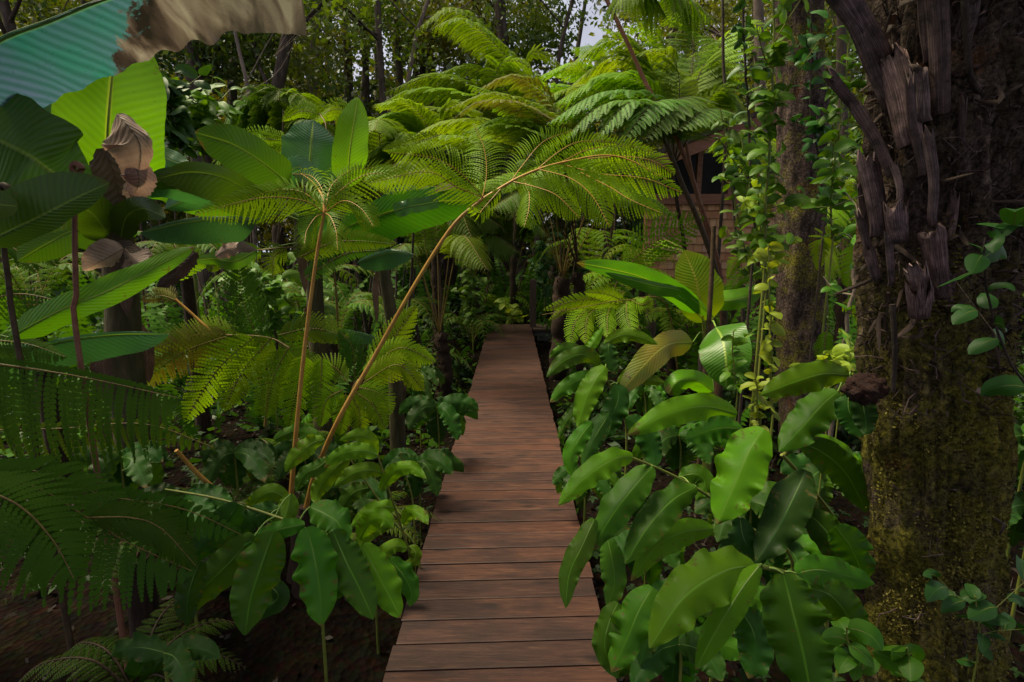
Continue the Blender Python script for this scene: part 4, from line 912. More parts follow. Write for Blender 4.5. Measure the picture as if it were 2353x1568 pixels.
plants('large dim fern in the lower left corner, fronds drooping toward the ginger leaves', (-120, 1300), 1.4, [
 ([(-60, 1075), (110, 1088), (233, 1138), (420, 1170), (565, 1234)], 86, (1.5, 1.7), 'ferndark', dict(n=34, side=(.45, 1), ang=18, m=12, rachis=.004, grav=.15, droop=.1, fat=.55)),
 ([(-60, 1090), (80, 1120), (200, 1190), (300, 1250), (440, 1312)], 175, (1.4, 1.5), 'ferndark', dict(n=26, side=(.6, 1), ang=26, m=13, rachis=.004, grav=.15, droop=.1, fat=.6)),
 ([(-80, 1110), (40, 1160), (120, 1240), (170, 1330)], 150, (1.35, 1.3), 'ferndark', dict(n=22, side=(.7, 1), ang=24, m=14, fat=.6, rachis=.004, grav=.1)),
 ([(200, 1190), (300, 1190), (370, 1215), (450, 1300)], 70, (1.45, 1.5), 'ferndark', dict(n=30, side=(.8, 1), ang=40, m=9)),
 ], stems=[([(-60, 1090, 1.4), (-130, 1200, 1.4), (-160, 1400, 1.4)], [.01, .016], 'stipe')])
plants('green fern frond arching above the yellow-green fern, leaflets hanging like fringes', (650, 760), 3.5, [
 ([(395, 640), (440, 600), (500, 585)], 30, 3.3, 'fern', dict(n=16, side=(.3, 1), ang=15)),
 ([(480, 625), (500, 600), (535, 598)], 24, 3.3, 'fern', dict(n=14)),
 ([(600, 572), (560, 590), (540, 625)], 34, 3.3, 'fern', dict(n=20)),
 ([(660, 572), (630, 590), (627, 630)], 40, 3.3, 'fern', dict(n=22)),
 ([(760, 562), (700, 565), (680, 590)], 36, 3.3, 'fern', dict(n=22)),
 ([(690, 590), (780, 555), (910, 560)], 46, 3.2, 'fern', dict(n=34, side=(1, .5), ang=12, grav=.3)),
 ([(700, 640), (790, 585), (870, 575)], 40, 3.3, 'fernblue', dict(n=28, side=(1, .5), ang=15, grav=.3)),
 ], stems=[([(590, 576, 3.3), (680, 570, 3.3), (760, 600, 3.4), (780, 800, 3.5)], [.004, .01], 'stipe')])
plants('pale fern frond peeking out under the big half-dead leaf at the far left', (-30, 560), 3.0, [
 ([(-40, 240), (30, 232), (110, 262)], 34, 3.4, 'fern', dict(n=30, side=(.6, 1), ang=15)),
 ([(-40, 560), (30, 570), (85, 625)], 36, 3.0, 'ferndark', dict(n=24)),
 ([(40, 560), (90, 570), (130, 610)], 30, 3.0, 'ferndark', dict(n=20)),
 ])
plants('dried brown fern frond on an orange stalk among the ferns below the long bright leaf', (520, 830), 3.3, [
 ([(405, 690), (370, 680), (325, 690)], 22, 3.3, 'ferndry', dict(n=18)),
 ([(405, 690), (385, 670), (350, 665)], 18, 3.35, 'ferndry', dict(n=16)),
 ], stems=[([(403, 688, 3.3), (450, 730, 3.3), (485, 765, 3.3), (530, 830, 3.4)], [.008, .012], 'stipeora')])
plants('yellow-green fern behind the banana leaves, left of the pale upright leaf', (600, 420), 5.0, [
 ([(735, 262), (690, 256), (650, 278)], 26, 5.2, 'fernlime', dict(n=26, m=3, side=(.6, 1), ang=15)),
 ([(820, 262), (770, 252), (715, 275)], 28, 5.2, 'fernlime', dict(n=26, m=3)),
 ([(660, 325), (590, 318), (515, 325)], 30, 4.8, 'fernlime', dict(n=30, m=4, side=(.5, 1), ang=15)),
 ([(670, 320), (650, 340), (625, 360)], 26, 4.8, 'fernlime', dict(n=20, m=4)),
 ([(1010, 310), (950, 330), (880, 345)], 24, 4.2, 'fernold', dict(n=26, m=4)),
 ], stems=[([(735, 262, 5.2), (750, 300, 5.1), (740, 420, 5.0)], [.006, .01], 'stipe')])
plants('fine-leaved fern between the mossy trunk and the big fern trunk', (1960, 800), 3.4, [
 ([(1935, 695), (1990, 720), (2010, 790)], 38, 3.0, 'fernlime', dict(n=22)),
 ([(1900, 760), (1895, 800), (1905, 850)], 26, 3.2, 'fern', dict(n=18)),
 ([(1930, 560), (1890, 545), (1880, 620)], 26, 3.6, 'fernlime', dict(n=20)),
 ([(1990, 540), (1960, 600), (1950, 660)], 36, 3.4, 'fern', dict(n=22)),
 ], group='ferns by the right tree trunks')
plants('light fern fronds hanging between the shingle wall and the climbing shrub', (1720, 760), 4.2, [
 ([(1765, 580), (1700, 590), (1672, 640)], 22, 4.2, 'fernlime', dict(n=22, m=5)),
 ([(1760, 625), (1700, 640), (1665, 690)], 24, 4.2, 'fern', dict(n=22, m=5)),
 ([(1780, 470), (1740, 480), (1690, 520)], 26, 4.4, 'fernlime', dict(n=26, m=5)),
 ], group='ferns by the right tree trunks')
plants('dark fern at the right edge behind the big fern trunk', (2400, 1000), 2.2, [
 ([(2370, 900), (2330, 880), (2305, 900)], 34, 2.2, 'ferndark', dict(n=20)),
 ([(2370, 760), (2330, 740), (2310, 790)], 30, 2.3, 'fern', dict(n=20)),
 ], group='ferns by the right tree trunks')
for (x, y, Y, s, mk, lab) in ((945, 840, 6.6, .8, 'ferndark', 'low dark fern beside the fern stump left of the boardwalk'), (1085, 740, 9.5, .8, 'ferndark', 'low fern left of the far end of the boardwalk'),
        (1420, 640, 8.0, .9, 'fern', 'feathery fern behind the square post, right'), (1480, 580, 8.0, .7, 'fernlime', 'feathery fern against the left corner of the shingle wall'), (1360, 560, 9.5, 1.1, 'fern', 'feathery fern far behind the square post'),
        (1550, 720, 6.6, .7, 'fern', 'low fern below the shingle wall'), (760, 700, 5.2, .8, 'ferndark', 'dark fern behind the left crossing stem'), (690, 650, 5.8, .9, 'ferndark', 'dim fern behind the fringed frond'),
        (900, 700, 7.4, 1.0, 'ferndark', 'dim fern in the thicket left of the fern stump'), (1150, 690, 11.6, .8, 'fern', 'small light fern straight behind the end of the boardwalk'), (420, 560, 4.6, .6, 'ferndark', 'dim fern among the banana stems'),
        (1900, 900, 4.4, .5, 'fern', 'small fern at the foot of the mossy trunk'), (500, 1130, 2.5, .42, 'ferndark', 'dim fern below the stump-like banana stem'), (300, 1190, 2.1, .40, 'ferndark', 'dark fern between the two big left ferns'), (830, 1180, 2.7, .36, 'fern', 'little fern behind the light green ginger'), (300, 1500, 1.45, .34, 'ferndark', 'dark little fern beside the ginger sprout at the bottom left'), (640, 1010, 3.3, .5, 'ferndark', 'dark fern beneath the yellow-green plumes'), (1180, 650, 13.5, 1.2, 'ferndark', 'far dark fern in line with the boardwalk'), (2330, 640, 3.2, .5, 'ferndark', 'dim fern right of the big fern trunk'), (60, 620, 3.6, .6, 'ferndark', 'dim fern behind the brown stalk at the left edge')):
    c = P(x, y, Y); rq = np.random.RandomState(int(x)); g = G(); k = 8
    flat_ = Y < 3.4
    a0 = c.copy(); a0[2] = max(GZ, c[2] - .5 * s); th = thing('fern_plant', lab, 'fern', (c[0], c[1], GZ), 'low ferns in the understory')
    if a0[2] > GZ + .05: g2 = G(); g2.tube(np.array([a0, [a0[0], a0[1], GZ - .05]]), [.05, .07], 8, 0, 8); g2.build('trunk', M['fibre'], th)
    for i in range(k):
        an = i / k * 6.28 + rq.rand() * .5; d = np.array([math.cos(an), math.sin(an), 0]); L = s * (.8 + .4 * rq.rand())
        g = G(); frond(g, np.array([a0, a0 + d * L * .35 + Z * L * (.4 if flat_ else .6), a0 + d * L * .8 + Z * L * (.38 if flat_ else .55), a0 + d * L * 1.1 + Z * L * .15]), .26 * s, 16, 16, .15, seed=i + int(x), r=.005)
        g.build('frond', [M[mk], M['stipedark' if flat_ else 'stipe']], th)

# ================================================================== BANANA PLANTS
def bleaf(par, px, hw, mk, Y=None, root=None, name='leaf', **kw):
    pts = PP(px, Y); k = dict(kind='ban', nu=40, nv=15, fold=.2, wave=.05, freq=3, tear=.015); k.update(kw)
    g = G(); leaf(g, pts, hw * pxm(pts[len(pts) // 2]), root=None if root is None else P(*root), seed=hash_(str(px)), **k)
    return g.build(name, [M[mk], M['petiole'] if 'dead' not in mk else M['deaddark']], par)
def bstem(par, px, r, mk='pseudo'):
    p = PP(px); g = G(); b = p[-1].copy(); b[2] = GZ - .05
    if p[-1][2] > GZ: p = np.vstack([p, b])
    q = spline(p, 30); g.tube(q, r, 14, 0)
    rr = np.random.RandomState(len(px)); 
    for k in range(7):                           # loose dry sheaths round the stem
        t = rr.randint(3, 24); a = q[t]; an = rr.rand() * 6.28; o = np.array([math.cos(an), math.sin(an), 0]) * r[0] * 1.15
        leaf(g, np.array([a + o, a + o * 1.5 - Z * .15, a + o * 1.4 - Z * .4]), r[0] * .6, kind='gin', nu=10, nv=5, mi=1, ribm=None, wave=.3, seed=k)
    g.build('stem', [M[mk], M['deaddark']], par)
BG = 'banana plants left of the boardwalk'
pa = thing('banana_plant', 'foreground banana plant at the left edge with a huge half-dead leaf across the top corner', 'banana plant', (P(-330, 900, 2.0)[0], 2.0, GZ), BG)
bstem(pa, [(-300, 500, 2.0), (-330, 800, 2.0)], [.07, .10])
bleaf(pa, [(-130, 175, 1.75), (0, 92, 1.8), (115, 48, 1.85), (235, 0, 1.9), (370, -40, 1.95), (520, -65, 2.0), (685, -55, 2.05)], 150, 'banhalf', root=(-280, 480, 2.0), asym=(.05, 1), fold=.5, wave=lambda u: .03 + .14 * np.clip((u - .4) / .2, 0, 1), freq=9, kind='half', nu=170, nv=23, sag=.05, tear=.015, roll=-8)
bleaf(pa, [(-60, 300, 1.9), (0, 325, 1.9), (65, 358, 1.9), (130, 402, 1.95), (215, 430, 2.0)], 105, 'bandark', root=(-280, 480, 2.0), asym=(1.1, .9), fold=-.1, wave=.02)
bleaf(pa, [(-40, 560, 1.7), (73, 508, 1.7), (177, 455, 1.75), (252, 420, 1.8)], 62, 'bandark', asym=(1.2, .55), wave=.02, root=(-280, 600, 1.8))
bleaf(pa, [(-60, 470, 1.6), (-10, 470, 1.6), (42, 475, 1.62)], 34, 'bandark', wave=.04, root=(-280, 560, 1.8))
bleaf(pa, [(448, 567, 2.1), (350, 616, 2.0), (250, 668, 1.95), (150, 708, 1.9), (20, 775, 1.9)][::-1], 36, 'banlime', asym=(.9, .9), fold=.3, wave=.10, freq=3, root=(-300, 800, 2.0), roll=12)
bleaf(pa, [(-20, 800, 2.2), (80, 798, 2.2), (170, 780, 2.2), (280, 768, 2.25), (388, 768, 2.3)], 62, 'banblue', asym=(.12, 1.0), fold=.2, wave=.05, root=(-300, 800, 2.0), roll=-10)
# brown stalks with knobs
for px, Yd, lab in (([(172, 390), (172, 560), (176, 700), (180, 800)], 1.9, 'reddish brown dry stalk with a knobbed top in front of the banana leaves'), ([(6, 440), (8, 560), (24, 673), (35, 760)], 1.8, 'brown dry stalk with a curled knob at the very left edge')):
    p = PP(px, Yd); b = p[-1].copy(); b[2] = GZ; g = G(); g.tube(np.vstack([p, b]), [.008, .012], 8, 0, 30)
    kp = p[0]; th_ = np.linspace(0, 7.5, 26); rad_ = np.linspace(.024, .004, 26); g.tube(kp + np.stack([np.cos(th_) * rad_, 0.003 * th_, np.sin(th_) * rad_], 1), np.linspace(.012, .006, 8), 8, 0)
    tag(g.build('fern_stalk', M['stipedark' if px[0][0] < 50 else 'beam'], org=b), lab, 'stalk')
pb = thing('banana_plant', 'banana plant with a tall backlit upright leaf and a curled tan dead leaf', 'banana plant', (P(285, 860, 3.0)[0], 3.0, GZ), BG)
bstem(pb, [(255, 430, 2.9), (270, 560, 2.95), (282, 700, 3.0), (290, 860, 3.0)], [.075, .12])
bleaf(pb, [(250, 470, 2.9), (246, 330, 2.85), (252, 220, 2.85), (262, 120, 2.9), (275, 30, 3.0)], 98, 'banlime', asym=(1., 1.15), fold=.25, wave=.05, root=(262, 520, 2.92))
bleaf(pb, [(190, 330, 2.95), (150, 280, 2.95), (140, 210, 3.0), (150, 150, 3.1)], 40, 'banblue', asym=(.8, .8), fold=.3, root=(258, 500, 2.92))
bleaf(pb, [(300, 425, 2.7), (318, 385, 2.68), (320, 330, 2.66), (290, 285, 2.66), (268, 262, 2.68)][::-1], 62, 'deadleaf', kind='rnd', asym=(.4, 1.15), fold=.35, wave=.14, freq=3, name='dead_leaf', nu=44, nv=19, tear=.15)
bleaf(pb, [(300, 372, 2.68), (318, 400, 2.68), (316, 430, 2.7), (300, 452, 2.75)], 34, 'deadleaf', kind='rnd', fold=.4, wave=.2, name='dead_leaf', tear=.2)
bleaf(pb, [(240, 340, 2.78), (262, 400, 2.8), (275, 470, 2.85), (270, 560, 2.9)], 52, 'deaddark', kind='gin', fold=.5, wave=.25, name='dead_leaf', tear=.3)
bleaf(pb, [(290, 420, 2.75), (300, 440, 2.75), (300, 470, 2.8)], 16, 'deadleaf', kind='gin', fold=.4, wave=.25, name='dead_leaf')
bleaf(pb, [(255, 585, 2.8), (290, 572, 2.75), (318, 600, 2.7), (345, 640, 2.7)], 20, 'deaddark', kind='gin', name='dead_leaf', wave=.3)
bleaf(pb, [(285, 572, 2.75), (270, 580, 2.7), (235, 600, 2.66), (190, 622, 2.64)], 36, 'deadleaf', kind='gin', roll=30, fold=.6, wave=.2, name='dead_leaf')
bleaf(pb, [(285, 572, 2.75), (300, 590, 2.7), (320, 605, 2.66), (340, 615, 2.64)], 36, 'deadleaf', kind='gin', roll=-20, fold=.6, wave=.2, name='dead_leaf')
bleaf(pb, [(450, 580, 2.85), (420, 610, 2.82), (390, 640, 2.8), (360, 660, 2.8)], 22, 'deaddark', kind='gin', wave=.3, fold=.5, name='dead_leaf', tear=.3)
for px, r in (([(262, 520, 2.92), (300, 590, 2.9), (255, 480, 2.9)], .02),):
    pass
bleaf(pb, [(262, 560, 2.92), (210, 490, 2.7), (150, 480, 2.55), (60, 530, 2.4)], 48, 'bandark', fold=.3, wave=.03)
bleaf(pb, [(262, 560, 2.92), (180, 530, 2.8), (110, 560, 2.7), (40, 600, 2.7)], 40, 'bandark', fold=.3, wave=.03)
bleaf(pb, [(275, 560, 2.92), (290, 500, 2.8), (330, 480, 2.7), (380, 500, 2.65)], 30, 'bandark', fold=.3, wave=.03)
pc = thing('banana_plant', 'banana plant in the middle left with broad dark leaves and two upright pale ones', 'banana plant', (P(735, 800, 3.8)[0], 3.8, GZ), BG)
bstem(pc, [(720, 470, 3.7), (722, 600, 3.75), (728, 760, 3.8)], [.05, .08])
rt = (722, 520, 3.72)
bleaf(pc, [(665, 425, 3.5), (600, 372, 3.3), (530, 330, 3.2), (448, 304, 3.15)], 52, 'bandark', asym=(1.15, .85), fold=.1, root=rt, wave=.04, freq=3)
bleaf(pc, [(640, 480, 3.4), (590, 455, 3.2), (520, 412, 3.0), (440, 395, 2.9), (362, 410, 2.9)], 56, 'bandark', asym=(1.1, .45), fold=.1, root=rt, wave=.04, freq=3)
bleaf(pc, [(450, 425, 3.0), (395, 410, 2.95), (335, 425, 2.95)], 24, 'bandark', root=rt, fold=.3)
bleaf(pc, [(712, 425, 3.6), (713, 370, 3.6), (716, 320, 3.6), (720, 276, 3.65)], 62, 'banblue', root=rt, fold=.15, wave=.03)
bleaf(pc, [(800, 430, 3.5), (803, 360, 3.45), (812, 290, 3.45), (822, 224, 3.5)], 38, 'banlime', root=rt, fold=.25, wave=.03)
bleaf(pc, [(640, 432, 3.55), (660, 400, 3.5), (690, 385, 3.5), (700, 420, 3.5)], 28, 'banblue', root=rt, fold=.3)
bleaf(pc, [(438, 385, 3.6), (400, 372, 3.6), (368, 362, 3.6), (336, 378, 3.6)][::-1], 24, 'banblue', root=rt, fold=.3)
bleaf(pc, [(590, 505, 3.2), (520, 505, 3.05), (430, 510, 2.95), (322, 535, 2.9)], 52, 'banblue', asym=(.95, .25), root=rt, fold=.3, wave=.05, sag=.1)
bleaf(pc, [(720, 560, 3.6), (722, 510, 3.5), (735, 480, 3.45), (728, 440, 3.4)], 34, 'banblue', root=(724, 600, 3.75), fold=.3)
bleaf(pc, [(560, 450, 3.5), (500, 440, 3.4), (440, 455, 3.3), (380, 480, 3.3)], 30, 'banblue', root=rt, fold=.4)
bleaf(pc, [(560, 500, 3.5), (480, 470, 3.4), (380, 440, 3.3), (330, 450, 3.3)], 34, 'ban', root=rt, fold=.4)
bleaf(pc, [(480, 460, 3.2), (420, 440, 3.1), (350, 430, 3.0), (270, 465, 3.0)], 24, 'banblue', root=rt, fold=.4)
pd_ = thing('banana_plant', 'banana plant whose wide leaf with a folded pale flap lies behind the curved fern stem', 'banana plant', (P(905, 800, 4.0)[0], 4.0, GZ), BG)
bstem(pd_, [(870, 560, 3.9), (895, 700, 3.95), (905, 800, 4.0)], [.04, .07])
bleaf(pd_, [(780, 530, 3.6), (840, 505, 3.4), (920, 480, 3.3), (1010, 462, 3.25), (1110, 462, 3.2)], 58, 'ban', asym=(.65, 1.0), fold=.15, wave=.05, sag=.05, root=(868, 580, 3.8), tear=.08)
bleaf(pd_, [(905, 486, 3.22), (935, 476, 3.2), (970, 470, 3.2), (1008, 462, 3.2)], 17, 'banblue', kind='half', fold=.1, wave=.1, tear=.1)
bleaf(pd_, [(1000, 440, 3.25), (1020, 430, 3.24), (1050, 432, 3.24)], 9, 'deadleaf', kind='gin', name='dead_leaf')
bleaf(pd_, [(820, 545, 3.7), (870, 540, 3.5), (910, 460, 3.4), (960, 430, 3.4)], 34, 'banblue', root=(868, 580, 3.8), fold=.3)
bleaf(pd_, [(822, 604, 3.5), (860, 590, 3.45), (905, 580, 3.4), (955, 586, 3.4)], 36, 'banblue', asym=(.35, 1), root=(868, 620, 3.8), fold=.3, sag=.1, kind='gin', wave=.03)
bleaf(pd_, [(870, 778, 3.5), (820, 766, 3.5), (780, 762, 3.5), (730, 768, 3.5)], 24, 'banblue', asym=(1, .2), kind='gin', wave=.03, root=(895, 800, 3.9))
bleaf(pd_, [(495, 590, 3.2), (520, 575, 3.15), (550, 568, 3.1), (590, 575, 3.1)], 17, 'deadleaf', kind='gin', roll=20, fold=.3, wave=.3, name='dead_leaf', tear=.4)
bleaf(pd_, [(590, 575, 3.3), (540, 600, 3.2), (490, 595, 3.2), (445, 600, 3.15)], 20, 'ban', kind='gin', root=(868, 600, 3.8))
pe = thing('banana_plant', 'banana plant in front of the shingle wall with an upright yellow-green leaf', 'banana plant', (P(1629, 900, 3.9)[0], 3.9, GZ), 'banana plants right of the boardwalk')
bstem(pe, [(1622, 735, 3.85), (1628, 820, 3.9), (1630, 900, 3.9)], [.03, .06], 'stemgreen')
re_ = (1626, 770, 3.87)
bleaf(pe, [(1600, 720, 3.7), (1560, 680, 3.5), (1480, 640, 3.3), (1400, 618, 3.15), (1325, 604, 3.1)], 30, 'ban', asym=(.8, .9), root=re_, fold=.1, wave=.12, freq=3, roll=10)
bleaf(pe, [(1640, 730, 3.7), (1570, 672, 3.5), (1510, 658, 3.3), (1440, 640, 3.2), (1390, 625, 3.15)], 24, 'ban', asym=(.9, .4), root=re_, fold=.3, wave=.1)
bleaf(pe, [(1616, 742, 3.85), (1610, 700, 3.8), (1598, 640, 3.8), (1572, 575, 3.85)], 56, 'banyelgreen', kind='gin', root=re_, fold=.2, wave=.04)
bleaf(pe, [(1640, 690, 3.9), (1680, 690, 3.8), (1720, 680, 3.8), (1750, 660, 3.8)], 24, 'banlime', root=re_, fold=.3)
bleaf(pe, [(1645, 752, 3.3), (1660, 780, 3.1), (1668, 830, 3.0), (1668, 890, 3.0)], 58, 'ban', root=re_, fold=.2, wave=.05)
bleaf(pe, [(1592, 786, 3.2), (1530, 795, 3.0), (1470, 850, 2.9), (1422, 908, 2.85)], 32, 'banyel', root=(1625, 800, 3.88), fold=.2, wave=.08, tear=.06)
bleaf(pe, [(1640, 900, 3.2), (1600, 875, 3.0), (1560, 875, 2.9), (1535, 905, 2.9)], 34, 'banlime', root=(1628, 880, 3.9), fold=.7, wave=.04, kind='half', asym=(.8, .7))
for px, Yd, r, lab, mk in (([(1532, 330), (1566, 420), (1610, 520), (1650, 640), (1665, 740)], 4.6, (.02, .028), 'dark leaning pole in front of the hut window, thicker one of the pair', 'stipedark'),
        ([(1640, 520), (1636, 620), (1629, 740), (1622, 850)], 3.6, (.016, .02), 'dark upright stem rising beside the upright yellow-green banana leaf', 'stipedark'),
        ([(1576, 330), (1600, 440), (1640, 560), (1660, 700)], 4.7, (.014, .02), 'slim reddish pole leaning beside the thicker dark one at the hut window', 'beam')):
    p = PP(px, Yd); b = p[-1].copy(); b[2] = GZ; g = G(); g.tube(np.vstack([p, b]), r, 8, 0, 24); tag(g.build('fern_stalk', M[mk], org=b), lab, 'stalk')

# ================================================================== GINGER PLANTS
def gplant(label, base, stems, leaves, group, name='ginger_plant'):
    b = P(*base); th = thing(name, label, 'ginger plant', (b[0], b[1], GZ), group)
    for s in stems:
        p = PP(s[0]); p = np.vstack([p, [p[-1][0], p[-1][1], GZ - .03]]) if s[2] else p
        g = G(); g.tube(p, s[1], 8, 0, 24); g.build('stem', M['stemgreen'], th)
    sp_ = np.vstack([spline(PP(q_[0]), 40) for q_ in stems])
    for L in leaves:
        px, hw, mk = L[0], L[1], L[2]; kw = dict(kind='gin', nu=48, nv=15, fold=.22, wave=.27, freq=3.8); kw.update(L[3] if len(L) > 3 else {})
        p = PP(px); g = G(); j_ = sp_[np.argmin(np.linalg.norm(sp_ - p[0], axis=1))]; leaf(g, p, hw * pxm(p[len(p) // 2]), seed=hash_(str(px)), ribr=.0022, root=j_ if .01 < np.linalg.norm(j_ - p[0]) < .11 else None, **kw); g.build('leaf', [M[mk], M['petiole']], th)
    return th
GL = 'ginger plants left of the boardwalk'; GR = 'ginger plants right of the boardwalk'
def yy(l, Y0, Y1): return [(x, y, Y0 + (Y1 - Y0) * i / (len(l) - 1)) for i, (x, y) in enumerate(l)]
gplant('lower left ginger with glossy leaves hanging like a star below the orange stems', (720, 1450, 1.75), [
  ([(1, 1, 1)] and [(380, 1125, 1.9), (480, 1142, 1.85), (560, 1163, 1.8), (640, 1190, 1.76), (705, 1215, 1.72), (730, 1300, 1.75)], [.004, .007], True)],
 [(yy([(628, 1222), (600, 1300), (575, 1380), (563, 1461)], 1.62, 1.5), 52, 'gin'),
  (yy([(705, 1212), (722, 1280), (735, 1360), (738, 1440)], 1.62, 1.5), 48, 'gin'),
  (yy([(765, 1220), (795, 1290), (830, 1360), (858, 1424)], 1.66, 1.55), 42, 'gin'),
  (yy([(832, 1252), (862, 1310), (895, 1370), (920, 1420)], 1.7, 1.6), 40, 'ginlime'),
  (yy([(895, 1285), (925, 1320), (945, 1360), (942, 1395)], 1.75, 1.7), 26, 'gin'),
  (yy([(585, 1232), (530, 1290), (470, 1350), (418, 1418)], 1.66, 1.6), 42, 'gin'),
  (yy([(548, 1158), (510, 1210), (470, 1250), (430, 1300)], 1.75, 1.7), 38, 'gindark'),
  (yy([(712, 1165), (745, 1180), (775, 1200), (800, 1245)], 1.78, 1.66), 36, 'gin'),
  (yy([(668, 1135), (660, 1170), (650, 1200), (640, 1240)], 1.85, 1.75), 26, 'ginlime'),
  (yy([(700, 1205), (650, 1215), (610, 1230), (560, 1255)], 1.7, 1.65), 22, 'gin'),
  (yy([(640, 1170), (600, 1180), (570, 1200), (540, 1240)], 1.8, 1.75), 26, 'gindark'),
  (yy([(665, 1150), (625, 1130), (590, 1150), (560, 1190)], 1.9, 1.85), 20, 'ginlime'),
  (yy([(825, 1240), (850, 1200), (880, 1190), (905, 1215)], 1.85, 1.8), 26, 'ginlime'),
  (yy([(460, 1290), (440, 1340), (430, 1390), (432, 1440)], 1.6, 1.55), 30, 'gindark'),
  (yy([(600, 1330), (640, 1370), (600, 1400), (540, 1420)], 1.8, 1.8), 26, 'gindark')], GL)
gplant('taller light green ginger behind it, its leaves alternating up slanting stems', (930, 1300, 2.3), [
  ([(868, 1045, 2.2), (895, 1130, 2.2), (925, 1220, 2.25), (945, 1300, 2.3)], [.004, .008], True),
  ([(800, 1050, 2.35), (850, 1120, 2.35), (905, 1200, 2.35), (960, 1270, 2.35)], [.004, .008], True),
  ([(920, 1040, 2.5), (935, 1100, 2.5), (950, 1170, 2.5)], [.004, .006], True)],
 [(yy([(880, 1088), (850, 1080), (810, 1088), (768, 1118)], 2.2, 2.1), 20, 'ginlime'),
  (yy([(874, 1128), (905, 1085), (945, 1075), (980, 1100)], 2.2, 2.1), 19, 'ginlime'),
  (yy([(911, 1168), (880, 1165), (845, 1180), (805, 1212)], 2.25, 2.15), 19, 'ginlime'),
  (yy([(924, 1205), (945, 1178), (970, 1185), (984, 1206)], 2.3, 2.2), 17, 'ginlime'),
  (yy([(868, 1045), (830, 1035), (780, 1045), (745, 1075)], 2.2, 2.15), 20, 'ginlime'),
  (yy([(745, 1010), (715, 1020), (680, 1050), (655, 1085)], 2.3, 2.2), 22, 'ginlime'),
  (yy([(760, 1050), (730, 1075), (700, 1090), (680, 1130)], 2.2, 2.1), 18, 'gin'),
  (yy([(800, 1050), (760, 1085), (730, 1130), (725, 1160)], 2.3, 2.2), 24, 'ginlime'),
  (yy([(865, 1045), (850, 1010), (820, 1000), (780, 1012)], 2.25, 2.2), 17, 'ginlime'),
  (yy([(905, 1200), (860, 1215), (835, 1240), (820, 1275)], 2.3, 2.2), 20, 'ginlime'),
  (yy([(935, 1260), (905, 1255), (880, 1275), (862, 1310)], 2.25, 2.2), 18, 'ginlime'),
  (yy([(940, 1255), (955, 1270), (950, 1290), (925, 1300)], 2.3, 2.25), 14, 'ginlime'),
  (yy([(850, 1120), (815, 1130), (790, 1160), (780, 1190)], 2.35, 2.3), 20, 'gin'),
  (yy([(630, 1010), (680, 990), (720, 1000), (750, 1020)], 2.5, 2.5), 18, 'gin')], GL)
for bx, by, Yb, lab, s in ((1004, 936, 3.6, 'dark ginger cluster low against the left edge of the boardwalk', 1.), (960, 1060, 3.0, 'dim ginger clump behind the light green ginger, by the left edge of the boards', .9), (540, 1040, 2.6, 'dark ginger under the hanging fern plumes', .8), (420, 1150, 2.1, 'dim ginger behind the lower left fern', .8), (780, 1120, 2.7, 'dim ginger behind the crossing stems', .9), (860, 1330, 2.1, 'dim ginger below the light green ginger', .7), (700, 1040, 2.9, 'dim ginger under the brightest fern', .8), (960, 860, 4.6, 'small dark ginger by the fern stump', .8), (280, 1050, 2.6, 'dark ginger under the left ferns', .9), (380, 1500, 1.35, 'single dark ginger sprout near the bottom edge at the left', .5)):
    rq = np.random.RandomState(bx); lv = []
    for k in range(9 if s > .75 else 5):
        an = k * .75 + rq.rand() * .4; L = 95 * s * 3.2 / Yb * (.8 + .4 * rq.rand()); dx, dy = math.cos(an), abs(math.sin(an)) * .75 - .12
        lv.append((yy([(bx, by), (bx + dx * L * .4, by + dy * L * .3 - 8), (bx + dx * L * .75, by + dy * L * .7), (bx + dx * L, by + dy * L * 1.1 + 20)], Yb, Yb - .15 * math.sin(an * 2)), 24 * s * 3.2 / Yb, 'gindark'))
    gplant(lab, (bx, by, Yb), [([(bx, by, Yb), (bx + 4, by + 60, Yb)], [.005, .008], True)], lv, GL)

gplant('ginger whose broad pale leaves fill the bottom right between boardwalk and fern trunk', (1830, 1560, 1.35), [
  ([(1752, 1303, 1.15), (1790, 1312, 1.2), (1850, 1340, 1.3), (1900, 1420, 1.4)], [.006, .008], True),
  ([(1680, 1455, 1.35), (1740, 1480, 1.38), (1800, 1510, 1.4), (1860, 1560, 1.4)], [.006, .008], True)],
 [(yy([(1735, 1298), (1660, 1315), (1570, 1375), (1492, 1490)], 1.15, 1.0), 60, 'ginlime', dict(fold=.3)),
  (yy([(1745, 1300), (1700, 1360), (1640, 1460), (1598, 1540)], 1.12, 1.0), 34, 'ginlime', dict(fold=.6, wave=.2)),
  (yy([(1800, 1318), (1820, 1400), (1845, 1500), (1868, 1620)], 1.14, 1.02), 72, 'gin', dict(fold=.15)),
  (yy([(1830, 1318), (1880, 1310), (1940, 1322), (2010, 1342)], 1.2, 1.28), 36, 'gin'),
  (yy([(1860, 1350), (1910, 1370), (1950, 1420), (1985, 1500)], 1.22, 1.2), 44, 'gin'),
  (yy([(1920, 1212), (1950, 1250), (1970, 1290), (1990, 1340)], 1.4, 1.4), 40, 'gin'),
  (yy([(1700, 1400), (1730, 1450), (1735, 1500), (1720, 1560)], 1.3, 1.25), 44, 'gindark'),
  (yy([(1720, 1310), (1690, 1330), (1660, 1390), (1610, 1410)], 1.2, 1.15), 40, 'gin')], GR)
